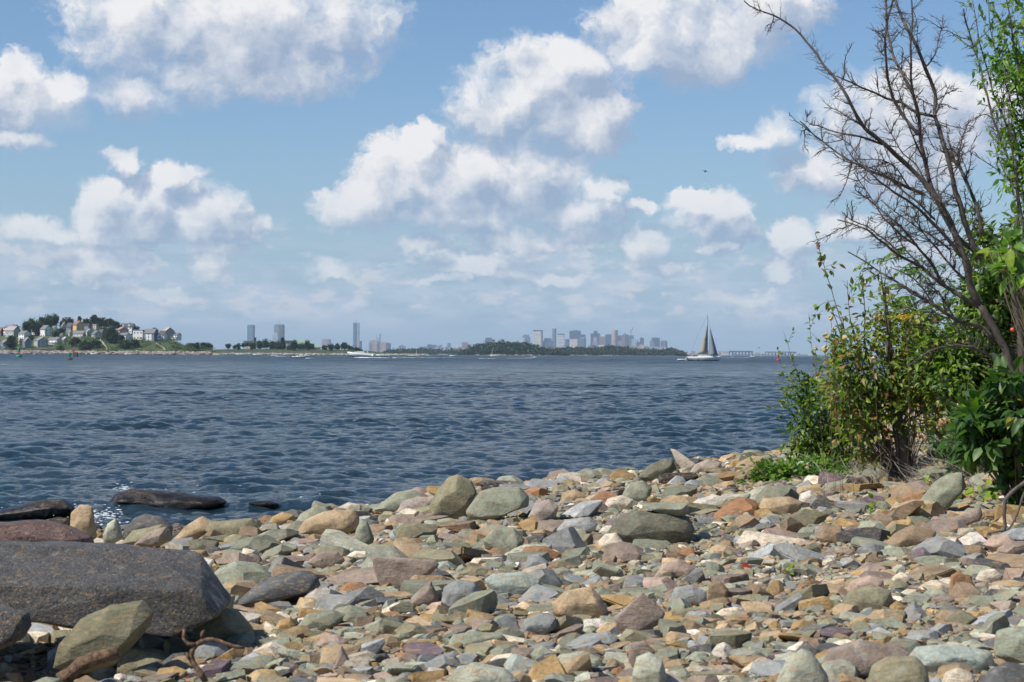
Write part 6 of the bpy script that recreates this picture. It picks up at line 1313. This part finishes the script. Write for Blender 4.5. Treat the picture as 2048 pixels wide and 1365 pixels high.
    for i, (x, m_, lb) in enumerate([(1380, M_BRED, 'crew member in red at the stern of the yacht'), (1384, M_SKIN, 'crew member in light clothes near the stern of the yacht'), (1395, M_DKCL, 'crew member in dark clothes beside the yacht cabin'), (1436, M_DKCL, 'person in dark top sitting at the bow of the yacht')]):
        p = pt(x, 717)+o; person(lb, (p[0], Y-.2, 1.35), m_, 1.45, 'people on the yacht', R(40*i))
    boat('white inflatable dinghy towed behind the yacht', 1363, 721.3, 18, 'dinghy', 1, 'boats by the yacht', name='dinghy')
yacht()
def buoy(label, px, py, hpx, wpx, mf, mt, ms=None, top='cage', name='buoy'):
    w = W(px, py, 0); k = w.y/FPX; h = hpx*k; r = wpx*k/2; root = empty(name, (w.x, w.y, 0), label, 'buoy', 'channel buoys')
    q = MB(); q.lathe([(r*.8, -.5), (r, -.1), (r, h*.16), (r*.9, h*.22), (r*.2, h*.24)], 20); q.build('float', mf, root)
    q = MB(); [q.tube([(r*.5*math.cos(a), r*.5*math.sin(a), h*.2), (r*.28*math.cos(a), r*.28*math.sin(a), h*.78)], r*.07, 4) for a in (0.8, 2.37, 3.94, 5.5)]; [q.lathe([(r*.44, h*z-.06), (r*.44, h*z+.06)], 10) for z in (.42, .6)]; q.build('lattice', ms or mt, root)
    q = MB(); q.lathe([(r*.42, h*.62), (r*.46, h*.64), (r*.46, h*.9), (r*.3, h*.93)], 14); q.build('radar_reflector', mt, root); q = MB(); q.lathe([(r*.12, h*.93), (r*.12, h), (r*.02, h*1.02)], 8); q.build('lantern', mt, root)
buoy('large lighted buoy with green float, red-tinged lattice and green top at far left', 38, 715, 20, 12, M_BGRN, M_BGRN, M_BRED); buoy('green-topped buoy on a rusty dark float left of the red daymark', 139, 719.8, 14.5, 13, M_RUST, M_BGRN)
buoy('red channel buoy near the right shrubs, before the grey shed', 1556.5, 722, 13, 8, M_BRED, M_BRED)
def daymark():
    w = W(147, 713, 0); k = w.y/FPX; root = empty('daymark', (w.x, w.y, 0), 'red diamond daymark board on a piling right of the green-topped buoy', 'daymark'); h = 14*k; q = MB(); q.tube([(0, 0, -1), (0, 0, h)], .22, 6); q.build('piling', M_RUST, root)
    q = MB(); s = 3.2*k; q.prism_y([(0, h-s*2), (s, h-s), (0, h), (-s, h-s)], -.35, -.25); q.build('board', M_BRED, root)
    w = W(152, 714, 0); k = w.y/FPX; root = empty('piling_cluster', (w.x, w.y, 0), 'dark timber piling cluster right of the red daymark', 'piling')
    for i, (dx, dy, t) in enumerate(((-.6, 0, .2), (.5, .3, -.15), (0, -.5, 0))): q = MB(); q.tube([(dx*2+t, dy, -1), (dx, dy, 9.5*k)], .32, 7); q.build('pile', M_DRIFT, root)
daymark()
M_FOAM, t, b, o = new_mat('white_foam'); tcn = t.n('ShaderNodeNewGeometry').outputs['Position']; t.l(t.mix(t.mr(t.noise(tcn, 8, 4, .7), .4, .6), (.45, .52, .56), (.72, .77, .79)), b.inputs['Base Color']); b.inputs['Roughness'].default_value = .7
def wake(label, segs, width, hgt, dens, seed, name='wake'):
    """rows of churned foam lumps lying on the water"""
    r = np.random.default_rng(seed); Vs, Fs = [], []; n = 0
    for (a, b_) in segs:
        A_, B_ = np.array(W(*a, 0)), np.array(W(*b_, 0)); ln = np.linalg.norm(B_-A_)
        for _ in range(int(ln*dens)):
            u = r.random(); p = A_+(B_-A_)*u; p[1] += r.normal(0, width*(.3+u)); _, T_, Fc = TM[1][r.integers(0, len(TM[1]))]; s = r.uniform(.4, 1.3)*hgt; Vv = T_*np.array([s*2.4, s*1.6, s*.55*(1.2-.8*u)])+p+np.array([0, 0, s*.08]); Vs.append(Vv); Fs.append(Fc+n); n += len(Vv)
    tag(mesh_np(name, np.concatenate(Vs), np.concatenate(Fs), M_FOAM, None, True), label, 'foam', kind='stuff')
wake('broad white wake behind the big cabin cruiser', [((714,716),(775,716.5))], 1.2, .75, 7, 1); wake('long thin white wake line crossing right of the canopied boat', [((788,716.5),(920,716))], .8, .42, 6, 2)
wake('foam trail behind the speedboat before the headland', [((552,713),(576,713.3))], .7, .4, 5, 3); wake('foam trail of the cream open boat', [((612,717.5),(630,717.5))], .7, .35, 4, 4); wake('white wakes either side of the small cruiser before the island', [((1064,717),(1020,717)),((960,718),(995,718))], .7, .4, 4, 5)
wake('white wake behind the red and white motorboat', [((1500,716),(1440,716.2))], .7, .45, 6, 6); wake('thin foam streak on the water far left', [((0,729),(20,729))], .5, .16, 5, 7)
def shore_foam():
    r = np.random.default_rng(4); V, F2 = [], []; n = 0
    for (px, py, sx, sy, cnt, Y) in [(95,1028,36,5,520,28.2),(205,1045,26,9,420,27.2),(220,1040,14,5,160,27.2),(245,985,10,5,260,31.6),(180,1048,8,6,120,27),(600,1003,50,4,20,31),(320,985,60,3,40,32)]:
        for _ in range(int(cnt*.2)):
            w = W(px+r.normal(0, sx), py+r.normal(0, sy), 0); s = r.uniform(.004, .017)*(1.7 if r.random() < .1 else 1); z = .05+abs(r.normal(0, .045 if cnt > 150 else .02)); k = r.integers(5, 8); a0 = r.random()*6.28
            pts = [(w.x+math.cos(a0+6.283*i/k)*s*r.uniform(.6, 1.6)*1.8, w.y+math.sin(a0+6.283*i/k)*s*1.8, z+r.normal(0, s*.2)) for i in range(k)]+[(w.x, w.y, z+s*.4)]
            V += pts; F2 += [(n+i, n+(i+1) % k, n+k) for i in range(k)]; n += k+1
    tag(mesh_np('foam', V, np.array(F2), M_FOAM, None, True), 'white splashes and froth around the wet rocks at the shore', 'foam', kind='stuff')
shore_foam()
def bird(label, px, py, Y, span):
    c = P(px, py, Y); mb = MB(); s = span/2
    mb.add([(0, .12, 0), (0, -.16, 0), (.0, 0, .03), (s*.5, .05, .12*s), (s*.5, -.09, .12*s), (s, -.05, .02), (-s*.5, .05, .2*s), (-s*.5, -.09, .2*s), (-s, -.05, .1)], [(0, 1, 4, 3), (3, 4, 5), (1, 0, 6, 7), (7, 6, 8)]); mb.lathe([(.005, -.2), (.05, -.1), (.06, .02), (.03, .14), (.005, .2)], 8)
    b_ = mb.build('bird', pmat('dark_bird', (.04, .04, .045), .8, .1)); b_.data.materials[0] = _mc[('dark_bird', (.04, .04, .045))]; b_.location = c; b_.rotation_euler = (R(35), 0, R(30)); tag(b_, label, 'bird', 'flying birds')
bird('tiny dark bird high in the blue sky right of centre', 1410, 343, 230, .9); bird('distant speck of a bird above the far pier', 1518, 696, 500, 1.1)
# ------------------------------------------------------------------ haze: sea air between here and the city
def haze():
    mb = MB(); mb.box((0, 9000, 149), (19000, 20000, 302)); 
    m = bpy.data.materials.new('sea_haze'); m.use_nodes = True; t = NT(m.node_tree)
    o = t.n('ShaderNodeOutputMaterial'); v = t.n('ShaderNodeVolumePrincipled')
    v.inputs['Color'].default_value = (.62, .80, 1, 1); v.inputs['Density'].default_value = HAZE_D; v.inputs['Anisotropy'].default_value = .0
    t.l(v.outputs[0], o.inputs['Volume'])
    tag(mb.build('haze', m), kind='stuff')
HAZE_D = 3.8e-5
haze()
